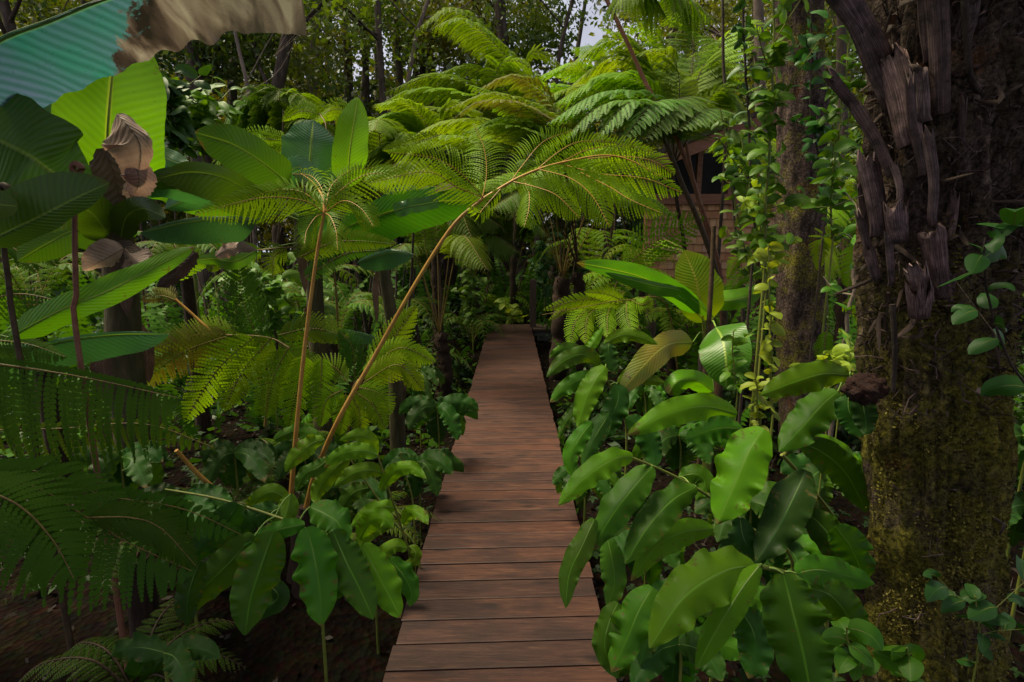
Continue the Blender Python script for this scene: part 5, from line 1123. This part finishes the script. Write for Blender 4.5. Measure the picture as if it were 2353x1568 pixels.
gplant('ginger leaning over the right edge of the boards with wavy glossy leaves', (1640, 1300, 1.9), [
  ([(1451, 1052, 1.75), (1510, 1076, 1.8), (1575, 1108, 1.82), (1642, 1150, 1.85), (1732, 1218, 1.9), (1822, 1298, 1.95)], [.005, .009], True)],
 [(yy([(1455, 1050), (1410, 1056), (1345, 1098), (1283, 1162)], 1.75, 1.6), 30, 'ginlime', dict(wave=.18)),
  (yy([(1500, 1072), (1465, 1110), (1410, 1180), (1358, 1266)], 1.78, 1.62), 38, 'gin', dict(wave=.18)),
  (yy([(1366, 1193), (1340, 1250), (1308, 1320), (1300, 1398)], 1.66, 1.5), 28, 'gin', dict(wave=.2)),
  (yy([(1395, 1235), (1405, 1280), (1412, 1340), (1396, 1398)], 1.7, 1.55), 30, 'gin', dict(wave=.15)),
  (yy([(1600, 1118), (1545, 1150), (1490, 1210), (1436, 1296)], 1.8, 1.6), 40, 'gin', dict(wave=.15)),
  (yy([(1640, 1215), (1575, 1222), (1510, 1255), (1450, 1335)], 1.8, 1.6), 32, 'ginlime', dict(wave=.15)),
  (yy([(1560, 1095), (1600, 1090), (1620, 1110), (1600, 1150)], 1.9, 1.85), 24, 'gin'),
  (yy([(1400, 1180), (1440, 1150), (1480, 1180), (1500, 1220)], 1.85, 1.8), 30, 'gindark'),
  (yy([(1500, 1350), (1470, 1400), (1440, 1470), (1405, 1545)], 1.5, 1.4), 44, 'gin'),
  (yy([(1420, 1385), (1400, 1430), (1390, 1490), (1420, 1560)], 1.5, 1.42), 30, 'gin'),
  (yy([(1560, 1330), (1540, 1390), (1500, 1440), (1470, 1530)], 1.6, 1.5), 36, 'gindark')], GR)
gplant('tall ginger against the knobby fern trunk with large overlapping blades', (1850, 1300, 1.9), [
  ([(1960, 850, 1.75), (1900, 900, 1.9), (1850, 960, 2.0), (1800, 1050, 2.0)], [.006, .009], False),
  ([(1796, 1045, 1.8), (1850, 1105, 1.82), (1936, 1218, 1.85), (1960, 1280, 1.85)], [.007, .009], True)],
 [(yy([(1952, 862), (1890, 860), (1820, 880), (1748, 908)], 1.75, 1.65), 36, 'ginlime', dict(fold=.3)),
  (yy([(1925, 900), (1890, 930), (1840, 985), (1790, 1038)], 1.75, 1.65), 42, 'gin'),
  (yy([(1950, 905), (1950, 940), (1965, 975), (1978, 1010)], 1.6, 1.55), 30, 'gindark'),
  (yy([(1840, 1018), (1890, 1040), (1945, 1090), (1992, 1178)], 1.7, 1.65), 38, 'gin'),
  (yy([(1870, 1008), (1920, 1040), (1960, 1090), (1985, 1150)], 1.8, 1.75), 30, 'ginlime', dict(fold=.6)),
  (yy([(1694, 952), (1620, 935), (1540, 950), (1440, 1000)], 1.85, 1.7), 34, 'ginlime'),
  (yy([(1755, 985), (1725, 1030), (1690, 1110), (1648, 1205)], 1.7, 1.55), 56, 'ginlime', dict(fold=.25)),
  (yy([(1705, 985), (1650, 985), (1600, 1000), (1575, 1010)], 1.8, 1.75), 30, 'gin'),
  (yy([(1852, 1080), (1830, 1130), (1790, 1210), (1738, 1290)], 1.65, 1.5), 48, 'gindark'),
  (yy([(1980, 910), (1985, 940), (1990, 980), (1985, 1000)], 1.5, 1.48), 26, 'gindark'),
  (yy([(1850, 1180), (1880, 1200), (1920, 1250), (1960, 1330)], 1.6, 1.5), 40, 'gin'),
  (yy([(1700, 1190), (1710, 1240), (1740, 1280), (1750, 1300)], 1.6, 1.5), 30, 'gindark')], GR)
gplant('ginger clump by the right edge of the boardwalk halfway along', (1400, 1000, 3.0), [
  ([(1398, 800, 2.9), (1392, 860, 2.9), (1420, 930, 2.95), (1440, 1000, 3.0)], [.005, .009], True)],
 [(yy([(1380, 836), (1340, 815), (1295, 830), (1256, 866)], 2.9, 2.75), 22, 'gin'),
  (yy([(1392, 843), (1370, 870), (1345, 920), (1328, 985)], 2.85, 2.7), 28, 'ginlime'),
  (yy([(1418, 883), (1420, 920), (1400, 970), (1380, 1014)], 2.85, 2.75), 30, 'gindark'),
  (yy([(1404, 783), (1398, 800), (1402, 830), (1412, 858)], 2.9, 2.85), 22, 'gindark'),
  (yy([(1388, 790), (1430, 770), (1470, 775), (1512, 792)], 2.9, 2.85), 16, 'ginlime'),
  (yy([(1345, 808), (1362, 790), (1375, 770), (1386, 752)], 2.9, 2.95), 12, 'ginlime'),
  (yy([(1375, 865), (1340, 870), (1300, 890), (1264, 925)], 2.85, 2.75), 20, 'gin'),
  (yy([(1350, 900), (1325, 940), (1300, 970), (1282, 1008)], 2.8, 2.7), 16, 'gin'),
  (yy([(1345, 812), (1310, 800), (1285, 805), (1262, 822)], 2.95, 2.9), 14, 'gin'),
  (yy([(1420, 880), (1450, 860), (1480, 870), (1530, 880)], 2.9, 2.9), 16, 'ginlime'),
  (yy([(1360, 970), (1330, 1010), (1310, 1050), (1318, 1100)], 2.6, 2.5), 22, 'gin'),
  (yy([(1400, 950), (1370, 1000), (1350, 1040), (1340, 1080)], 2.7, 2.6), 24, 'gindark'),
  (yy([(1440, 960), (1480, 990), (1500, 1040), (1500, 1080)], 2.7, 2.6), 28, 'gindark')], GR)
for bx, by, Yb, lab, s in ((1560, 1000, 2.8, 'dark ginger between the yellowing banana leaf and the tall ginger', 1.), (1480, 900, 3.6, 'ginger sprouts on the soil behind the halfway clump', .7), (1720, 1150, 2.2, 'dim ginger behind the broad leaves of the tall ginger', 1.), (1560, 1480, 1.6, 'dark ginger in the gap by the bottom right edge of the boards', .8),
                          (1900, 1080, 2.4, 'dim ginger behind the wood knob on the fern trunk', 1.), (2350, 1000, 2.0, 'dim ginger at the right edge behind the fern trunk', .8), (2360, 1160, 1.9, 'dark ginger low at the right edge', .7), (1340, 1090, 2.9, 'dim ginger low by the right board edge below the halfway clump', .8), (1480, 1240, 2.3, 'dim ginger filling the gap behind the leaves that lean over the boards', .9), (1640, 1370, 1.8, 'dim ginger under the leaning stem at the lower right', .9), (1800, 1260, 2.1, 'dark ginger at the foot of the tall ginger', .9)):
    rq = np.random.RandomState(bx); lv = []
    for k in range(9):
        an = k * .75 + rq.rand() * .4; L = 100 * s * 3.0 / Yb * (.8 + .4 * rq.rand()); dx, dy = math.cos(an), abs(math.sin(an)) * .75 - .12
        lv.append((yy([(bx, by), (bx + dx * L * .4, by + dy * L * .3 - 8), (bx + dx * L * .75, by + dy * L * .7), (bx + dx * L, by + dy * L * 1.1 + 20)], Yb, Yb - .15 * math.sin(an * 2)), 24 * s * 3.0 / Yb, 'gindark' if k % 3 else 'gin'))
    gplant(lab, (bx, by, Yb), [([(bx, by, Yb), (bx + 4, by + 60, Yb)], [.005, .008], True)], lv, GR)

# ================================================================== MOSSY TRUNKS
tb = P(1862, 1050, 4.1); tt_ = P(1838, -120, 4.1)
t1 = thing('mossy_tree', 'slender moss-covered tree trunk between the climbing shrub and the big fern trunk', 'tree', (tb[0], tb[1], GZ), 'mossy trunks at the right')
g = G(); ax_ = [np.array([tb[0] + .04, tb[1], GZ - .15]), tb, P(1838, 700, 4.1), P(1840, 300, 4.1), tt_, tt_ + [0.05, .1, 2.4]]
ax_[1] = P(1850, 1050, 4.1)
rough_trunk(g, ax_, [.20, .17, .165, .155, .15, .12, .1], 40, 130, .16, 4, 0, 5, .12); g.build('trunk', M['mossbark2'], t1)
g = G(); rk = np.random.RandomState(31)
kites(g, cloud(rk, tt_ + [.05, .1, 3.0], (1.6, 1.3, 1.1), 90, 60, .2), .13, rk, 0, .5); g.build('crown', M['canopy'], t1)

fY = 1.52
def fp(x, y): return P(x, y, fY)
b0 = fp(2140, 1568)
t2 = thing('tree_fern', 'massive mossy tree fern trunk in the right foreground, shaggy with broken frond stubs above', 'tree fern', (b0[0], b0[1], GZ), 'mossy trunks at the right')
axp = np.array([[b0[0] + .0, fY, GZ - .2], fp(2140, 1568), fp(2140, 1100), fp(2145, 700), fp(2165, 350), fp(2190, 0), fp(2205, -250)])
g = G(); p2, r2 = rough_trunk(g, axp, [.182, .172, .162, .160, .165, .17, .172, .16, .15], 110, 260, .17, 6, 0, 2, .22); g.build('trunk', M['mossbark'], t2)
rk = np.random.RandomState(77)
def on_trunk(z, th, off=0.):
    i = np.argmin(np.abs(p2[:, 2] - z)); r = r2[i] + off
    return p2[i] + np.array([math.cos(th) * r, math.sin(th) * r, 0]), np.array([math.cos(th), math.sin(th), 0])
# moss tufts
g = G(); C = []
for k in range(30000):
    z = rk.uniform(-.25, 1.75); th = rk.uniform(-math.pi * 1.05, .05)
    a, n_ = on_trunk(z, th, .004 + abs(rk.randn()) * .008)
    if noise.noise(Vector((a[0] * 7, a[1] * 7, a[2] * 5))) > (-.12 if z < 1.15 else .22): C.append(a)
kites(g, np.array(C), .0085, rk, 0, .6); o_ = g.build('moss', M['moss'], t2, smooth=False); o_['kind'] = 'stuff'
# broken frond stubs: channelled, splintered, pointing up and slightly out
nst = 0
stubs = [(2165, 690, 2115, 420, 18), (2110, 690, 2098, 560, 17), (2080, 560, 2060, 370, 15), (2035, 540, 2010, 350, 15), (2025, 650, 1985, 480, 13), (2250, 600, 2235, 420, 17), (2300, 520, 2290, 330, 18), (2145, 520, 2125, 290, 16), (2190, 560, 2185, 440, 13),
         (2060, 400, 1955, 185, 17), (2010, 280, 1930, 165, 12), (2090, 330, 2030, 60, 22), (2050, 140, 1940, -60, 22), (2120, 280, 2090, 20, 20), (2170, 260, 2150, -40, 22), (2235, 260, 2245, -40, 16), (2290, 300, 2330, 40, 20), (2210, 420, 2200, 230, 15),
         (2100, 640, 2090, 600, 11), (2155, 600, 2150, 550, 8), (2075, 470, 2050, 300, 13), (2325, 620, 2345, 420, 14), (2185, 700, 2175, 560, 13), (2135, 400, 2100, 180, 15), (2260, 480, 2262, 290, 15), (2120, 740, 2110, 610, 17), (2215, 660, 2222, 520, 14),
         (2005, 620, 1978, 430, 10), (2010, 520, 1990, 310, 10), (2060, 660, 2048, 500, 14), (2280, 720, 2272, 590, 12), (2330, 330, 2370, 120, 18), (2050, 250, 1985, 60, 15), (2160, 130, 2145, -100, 20), (2215, 100, 2225, -110, 18), (2280, 140, 2310, -90, 18)]
for (xa, ya, xb, yb, wpx) in stubs:
    base_, tip_ = fp(xa, ya), fp(xb, yb)
    for q in (base_, tip_):
        i = np.argmin(np.abs(p2[:, 2] - q[2])); dx = np.clip((q[0] - p2[i][0]) / (r2[i]), -.98, .98); q[1] = p2[i][1] - r2[i] * math.sqrt(1 - dx * dx) * .98
    # keep the same picture place after moving to the trunk's face
    for q, (xx, yv) in ((base_, (xa, ya)), (tip_, (xb, yb))): q[:] = P(xx, yv, q[1])
    tip_ += (tip_ - [p2[-1][0], p2[-1][1], tip_[2]]) * .12; base_[1] += .012
    w_ = wpx * pxm(base_) * rk.uniform(.55, 1.6); tip_ = base_ + (tip_ - base_) * rk.uniform(.45, 1.0); p = spline(np.array([base_, (base_ + tip_) / 2 + rk.randn(3) * .004, tip_]), 12); T, W, N = frame_view(p, rk.uniform(-30, 30))
    u = np.linspace(0, 1, 12); v = np.linspace(-1, 1, 7); pr = .75 + .25 * u; A = p[:, None] + W[:, None] * (v[None, :, None] * (w_ * pr)[:, None, None]) - N[:, None] * (.4 * w_ * v ** 2)[None, :, None]
    A[-1] += T[-1] * (rk.rand(7, 1) - .65) * w_ * 3.2; A[0] += -N[0] * .01
    B = A - N[:, None] * w_ * .35
    uvs = np.stack(np.broadcast_arrays(u[:, None], (v * .5 + .5)[None]), -1); g = G(); g.grid(A, 0, uvs); g.grid(B[:, ::-1], 0, uvs)
    for e in (0, -1): g.grid(np.stack([A[e], B[e]]), 0)
    for e in (0, -1): g.grid(np.stack([A[:, e], B[:, e]]), 0)
    g.build('frond_stub', M['stub'], t2)
# shaggy fibres and dangling roots
g = G()
for k in range(900):
    z = rk.uniform(1.15, 2.6) if rk.rand() < .93 else rk.uniform(-.2, 1.); th = rk.uniform(-math.pi * 1.08, .08); a, n_ = on_trunk(z, th, .0)
    L = rk.uniform(.02, .08); d = nrm(n_ * .5 + rk.randn(3) * .5 + Z * rk.choice([-1, 1]) * .7); q = np.array([a, a + d * L * .5 + n_ * .01, a + d * L * .7 + rk.randn(3) * .02, a + d * L * .8 + rk.randn(3) * .03])
    g.tube(q, [.0025 * rk.uniform(.5, 1.6), .0008], 4, rk.randint(2))
o_ = g.build('root_fibre', [M['fibre'], M['stub']], t2); o_['kind'] = 'stuff'
g = G()
for k in range(200):
    z = rk.uniform(1.35, 2.6); th = rk.uniform(-math.pi * 1.08, .08); a, n_ = on_trunk(z, th, .004); 
    leaf(g, np.array([a, a + n_ * .02 + rk.randn(3) * .02, a + n_ * .03 + rk.randn(3) * .035 - Z * .02]), rk.uniform(.003, .008), kind='gin', nu=6, nv=4, ribm=None, wave=.6, fold=.5, seed=k)
o_ = g.build('bark_flake', [M['deaddark']], t2); o_['kind'] = 'stuff'
# climbing roots running down the face
for px in ([(2215, -30), (2222, 100), (2235, 190), (2290, 260), (2320, 300)], [(2275, -30), (2290, 100), (2305, 190)], [(2330, 560), (2300, 700), (2285, 820), (2300, 940)], [(2050, 700), (2056, 800), (2052, 900)]):
    q = []
    for (x, y) in px:
        a = fp(x, y); i = np.argmin(np.abs(p2[:, 2] - a[2])); dx = np.clip((a[0] - p2[i][0]) / r2[i], -.98, .98); a = P(x, y, p2[i][1] - r2[i] * math.sqrt(1 - dx * dx) - .03); q.append(a)
    g = G(); g.tube(np.array(q), [.008, .006], 8, 0, 24); g.build('aerial_root', M['bark'], t2)
g = G(); a = fp(2130, 862); i = np.argmin(np.abs(p2[:, 2] - a[2])); a[1] = p2[i][1] - r2[i] - .008
th_ = np.linspace(0, np.pi, 7); ph_ = np.linspace(0, 6.283, 12, endpoint=False)
g.grid(a + np.stack([np.outer(np.sin(th_), np.cos(ph_)) * .014, np.outer(np.sin(th_), np.sin(ph_)) * .008, np.outer(np.cos(th_), np.ones(12)) * .01], -1), 0, closed=True)
pale = woodmat('pale_fungus', [(.3, (.25, .15, .12)), (.6, (.4, .28, .22))], (5, 5, 5), .6); g.build('fungus', pale, t2)
# knob of rotten wood at the trunk's left side
g = G(); c = P(1990, 893, 1.42); rr_ = .045; th_ = np.linspace(0.01, np.pi - .01, 26); ph_ = np.linspace(0, 6.283, 34, endpoint=False); A = np.zeros((26, 34, 3))
for i in range(26):
    for j in range(34):
        d = np.array([math.sin(th_[i]) * math.cos(ph_[j]), math.sin(th_[i]) * math.sin(ph_[j]), math.cos(th_[i])])
        A[i, j] = c + d * [1.15, 1., .95] * rr_ * (1 + .35 * noise.fractal(Vector(d * 2.2), .8, 2, 4))
g.grid(A, 0, closed=True); g.build('wood_knob', woodmat('rotten_wood', [(.35, (.02, .01, .008)), (.6, (.08, .035, .025))], (3, 3, 3), .85, 9, 1, .02), t2)

# ================================================================== CLIMBING SHRUBS
def shrub(label, px, Y, nleaf, L, mk, r=.008, seed=1, group='leafy climbers and shrubs at the right', start=0., name='leafy_shrub', down=.15, tuft=True, stemm='stemgreen', sp=1.):
    rr = np.random.RandomState(seed); p = spline(PP(px, Y), 60); b = p[-1] if p[-1][2] < p[0][2] else p[0]
    p = p + np.cumsum(rr.randn(60, 3), 0) * r * .22 * np.array([1, 1, .3]); b = p[-1] if p[-1][2] < p[0][2] else p[0]
    base = b.copy(); base[2] = GZ; th = thing(name, label, 'shrub', base, group)
    full = np.vstack([p, base]) if p[-1][2] < p[0][2] else np.vstack([base, p])
    g = G(); g.tube(full, [r * .6, r] if p[-1][2] < p[0][2] else [r, r * .6], 6, 0, 60)
    carriers = [(p, nleaf if not tuft else int(nleaf * .55))]
    if tuft:
        for k in range(max(3, nleaf // 10)):
            i = rr.randint(2, 56); an = rr.rand() * 6.28; l = L * rr.uniform(1.2, 3.2)
            e = p[i] + np.array([math.cos(an) * l * .7, math.sin(an) * l * .7, l * rr.uniform(.1, .9)]); q = spline(np.array([p[i], (p[i] + e) / 2 - Z * l * .1 + rr.randn(3) * l * .08, e]), 12)
            g.tube(q, [r * .4, r * .2], 4, 0); carriers.append((q, rr.randint(4, 9)))
    g.build('stem', M[stemm], th)
    g = G(); an = rr.rand() * 6.28
    for p_, nl in carriers:
        m_ = len(p_); T = tang(p_)
        for k in range(nl):
            t = (k + rr.rand() * 1.3) / nl; i = int(min(m_ - 1, t * (m_ - 1))); an += 2.4 + rr.randn() * .5
            if rr.rand() < .12: continue
            d = nrm(np.array([math.cos(an), math.sin(an) * .8, rr.uniform(-down - .5, .7)])); l = L * rr.uniform(.45, 1.2)
            a = p_[i]; q = np.array([a, a + d * l * .35 + Z * l * .1, a + d * l * .75 + Z * l * .05, a + d * l * 1.05 - Z * l * rr.uniform(0, .3)])
            leaf(g, q, l * .27 * sp, kind='rnd', nu=9, nv=5, world=True, upv=nrm(Z * rr.uniform(.2, 1) + np.array([0, -1., 0]) * rr.uniform(.2, 1.1) + rr.randn(3) * .35), fold=.25 * rr.choice([-1, 1, 1]), wave=.12, seed=k, ribm=1, ribr=.0012)
    g.build('foliage', [M[mk], M['stemgreen']], th); return th
shrub('climbing shrub with round yellow-green leaves paired up its stem, in front of the mossy trunk', [(1765, 560), (1768, 700), (1768, 800), (1770, 900), (1775, 960)], 2.9, 44, .085, 'vineyel', .009, 3, sp=1.35, tuft=False)
shrub('dense green upper part of a climber hugging the left side of the mossy trunk', [(1775, -40), (1780, 120), (1770, 300), (1765, 450), (1764, 600)], 3.2, 120, .12, 'vine', .011, 4)
shrub('tall thin stem with sparse dark leaves at the top right, left of the mossy trunk', [(1711, -40), (1712, 100), (1718, 260), (1724, 430), (1730, 560)], 3.6, 60, .11, 'vinedark', .012, 5, stemm='bark')
shrub('bushy tuft of bright leaves in front of the hut eave', [(1655, 250), (1668, 330), (1680, 420), (1700, 520), (1725, 640)], 3.8, 56, .11, 'vine', .008, 6)
shrub('leafy shrub left of the mossy trunk at the height of the hut window', [(1700, 300), (1712, 400), (1728, 480), (1745, 560), (1760, 640)], 3.5, 60, .10, 'vine', .008, 7)
shrub('leafy climber between the mossy trunk and the big fern trunk, upper strand', [(1862, 20), (1866, 140), (1868, 260), (1890, 360), (1905, 480)], 3.4, 60, .10, 'vinedark', .008, 8, stemm='bark')
shrub('dense green shrub crowding the big fern trunk, middle strand', [(1955, 60), (1945, 200), (1930, 320), (1915, 420), (1920, 560)], 3.2, 84, .11, 'vine', .009, 9)
shrub('pale-stemmed forked shrub between the two mossy trunks', [(1975, 470), (1968, 560), (1950, 660), (1935, 760), (1925, 860)], 2.8, 30, .09, 'vine', .016, 10, stemm='barkpale')
shrub('small sprig with rounded leaves at the foot of the mossy trunk', [(1955, 770), (1950, 800), (1945, 840), (1940, 870)], 2.5, 26, .07, 'vineyel', .005, 11, sp=1.1)
shrub('bright little sprout below the mossy trunk, above the glossy ginger blades', [(1920, 830), (1915, 850), (1905, 870), (1900, 900)], 2.3, 20, .065, 'vineyel', .005, 12, sp=1.1)
shrub('young upright sprout with blue-green leaves in front of the heart-shaped banana leaf', [(1686, 760), (1682, 810), (1688, 850), (1695, 900)], 2.6, 30, .07, 'vine', .005, 13)
shrub('leafy strand climbing behind the yellow-leaved climber', [(1740, 430), (1745, 500), (1752, 580), (1760, 680)], 3.3, 50, .09, 'vineyel', .007, 14)
shrub('dark leafy twig in front of the big fern trunk at the right edge', [(2265, 545), (2262, 610), (2270, 680), (2300, 780), (2370, 900), (2480, 960)], 1.12, 26, .075, 'vinedark', .004, 15, stemm='bark', sp=1.2)
shrub('dark sprig with few leaves low in front of the fern trunk, bottom right corner', [(2240, 1370), (2250, 1450), (2245, 1530)], .98, 9, .06, 'vinedark', .003, 16, sp=1.1)
shrub('olive round-leaved sprig at the bottom edge left of the fern trunk', [(1945, 1440), (1955, 1490), (1975, 1550)], .95, 10, .06, 'vine', .003, 17, sp=1.4, tuft=False)
shrub('olive round-leaved sprig at the bottom edge in front of the fern trunk', [(2085, 1490), (2080, 1530), (2075, 1570)], .92, 8, .06, 'vine', .003, 18, sp=1.5, tuft=False)
shrub('yellow-green shrub tuft hanging by the lower left of the mossy trunk', [(1735, 860), (1740, 900), (1745, 950), (1750, 990)], 2.4, 18, .07, 'vineyel', .005, 19, sp=1.2, tuft=False)
shrub('small leafed bush behind the banana leaves, under the dry leaf tip', [(395, 190), (400, 240), (405, 300), (410, 350)], 6.0, 150, .2, 'vinedark', .02, 20)
shrub('pale leafed bush right of it, in front of the shaded trunk', [(470, 230), (465, 270), (460, 320), (455, 360)], 6.4, 120, .2, 'vine', .02, 22)
shrub('low bush of roundish leaves behind the hanging fern plumes', [(720, 620), (722, 680), (725, 740), (728, 800)], 4.2, 60, .14, 'vine', .008, 23)
shrub('bright leafy bush behind the banana stems in the middle left', [(590, 620), (600, 660), (610, 700), (615, 760)], 4.4, 70, .15, 'vine', .008, 24)
shrub('tiny leaved bush left of the far end of the boardwalk', [(1080, 600), (1082, 650), (1085, 700), (1088, 740)], 9.0, 120, .16, 'vine', .012, 25)
shrub('light leafed plant at the end of the boardwalk', [(1175, 705), (1176, 720), (1178, 738)], 10.9, 40, .22, 'vineyel', .01, 26)
shrub('leafy bush behind the square post', [(1245, 560), (1246, 620), (1250, 690)], 11.2, 90, .2, 'vinedark', .012, 27)
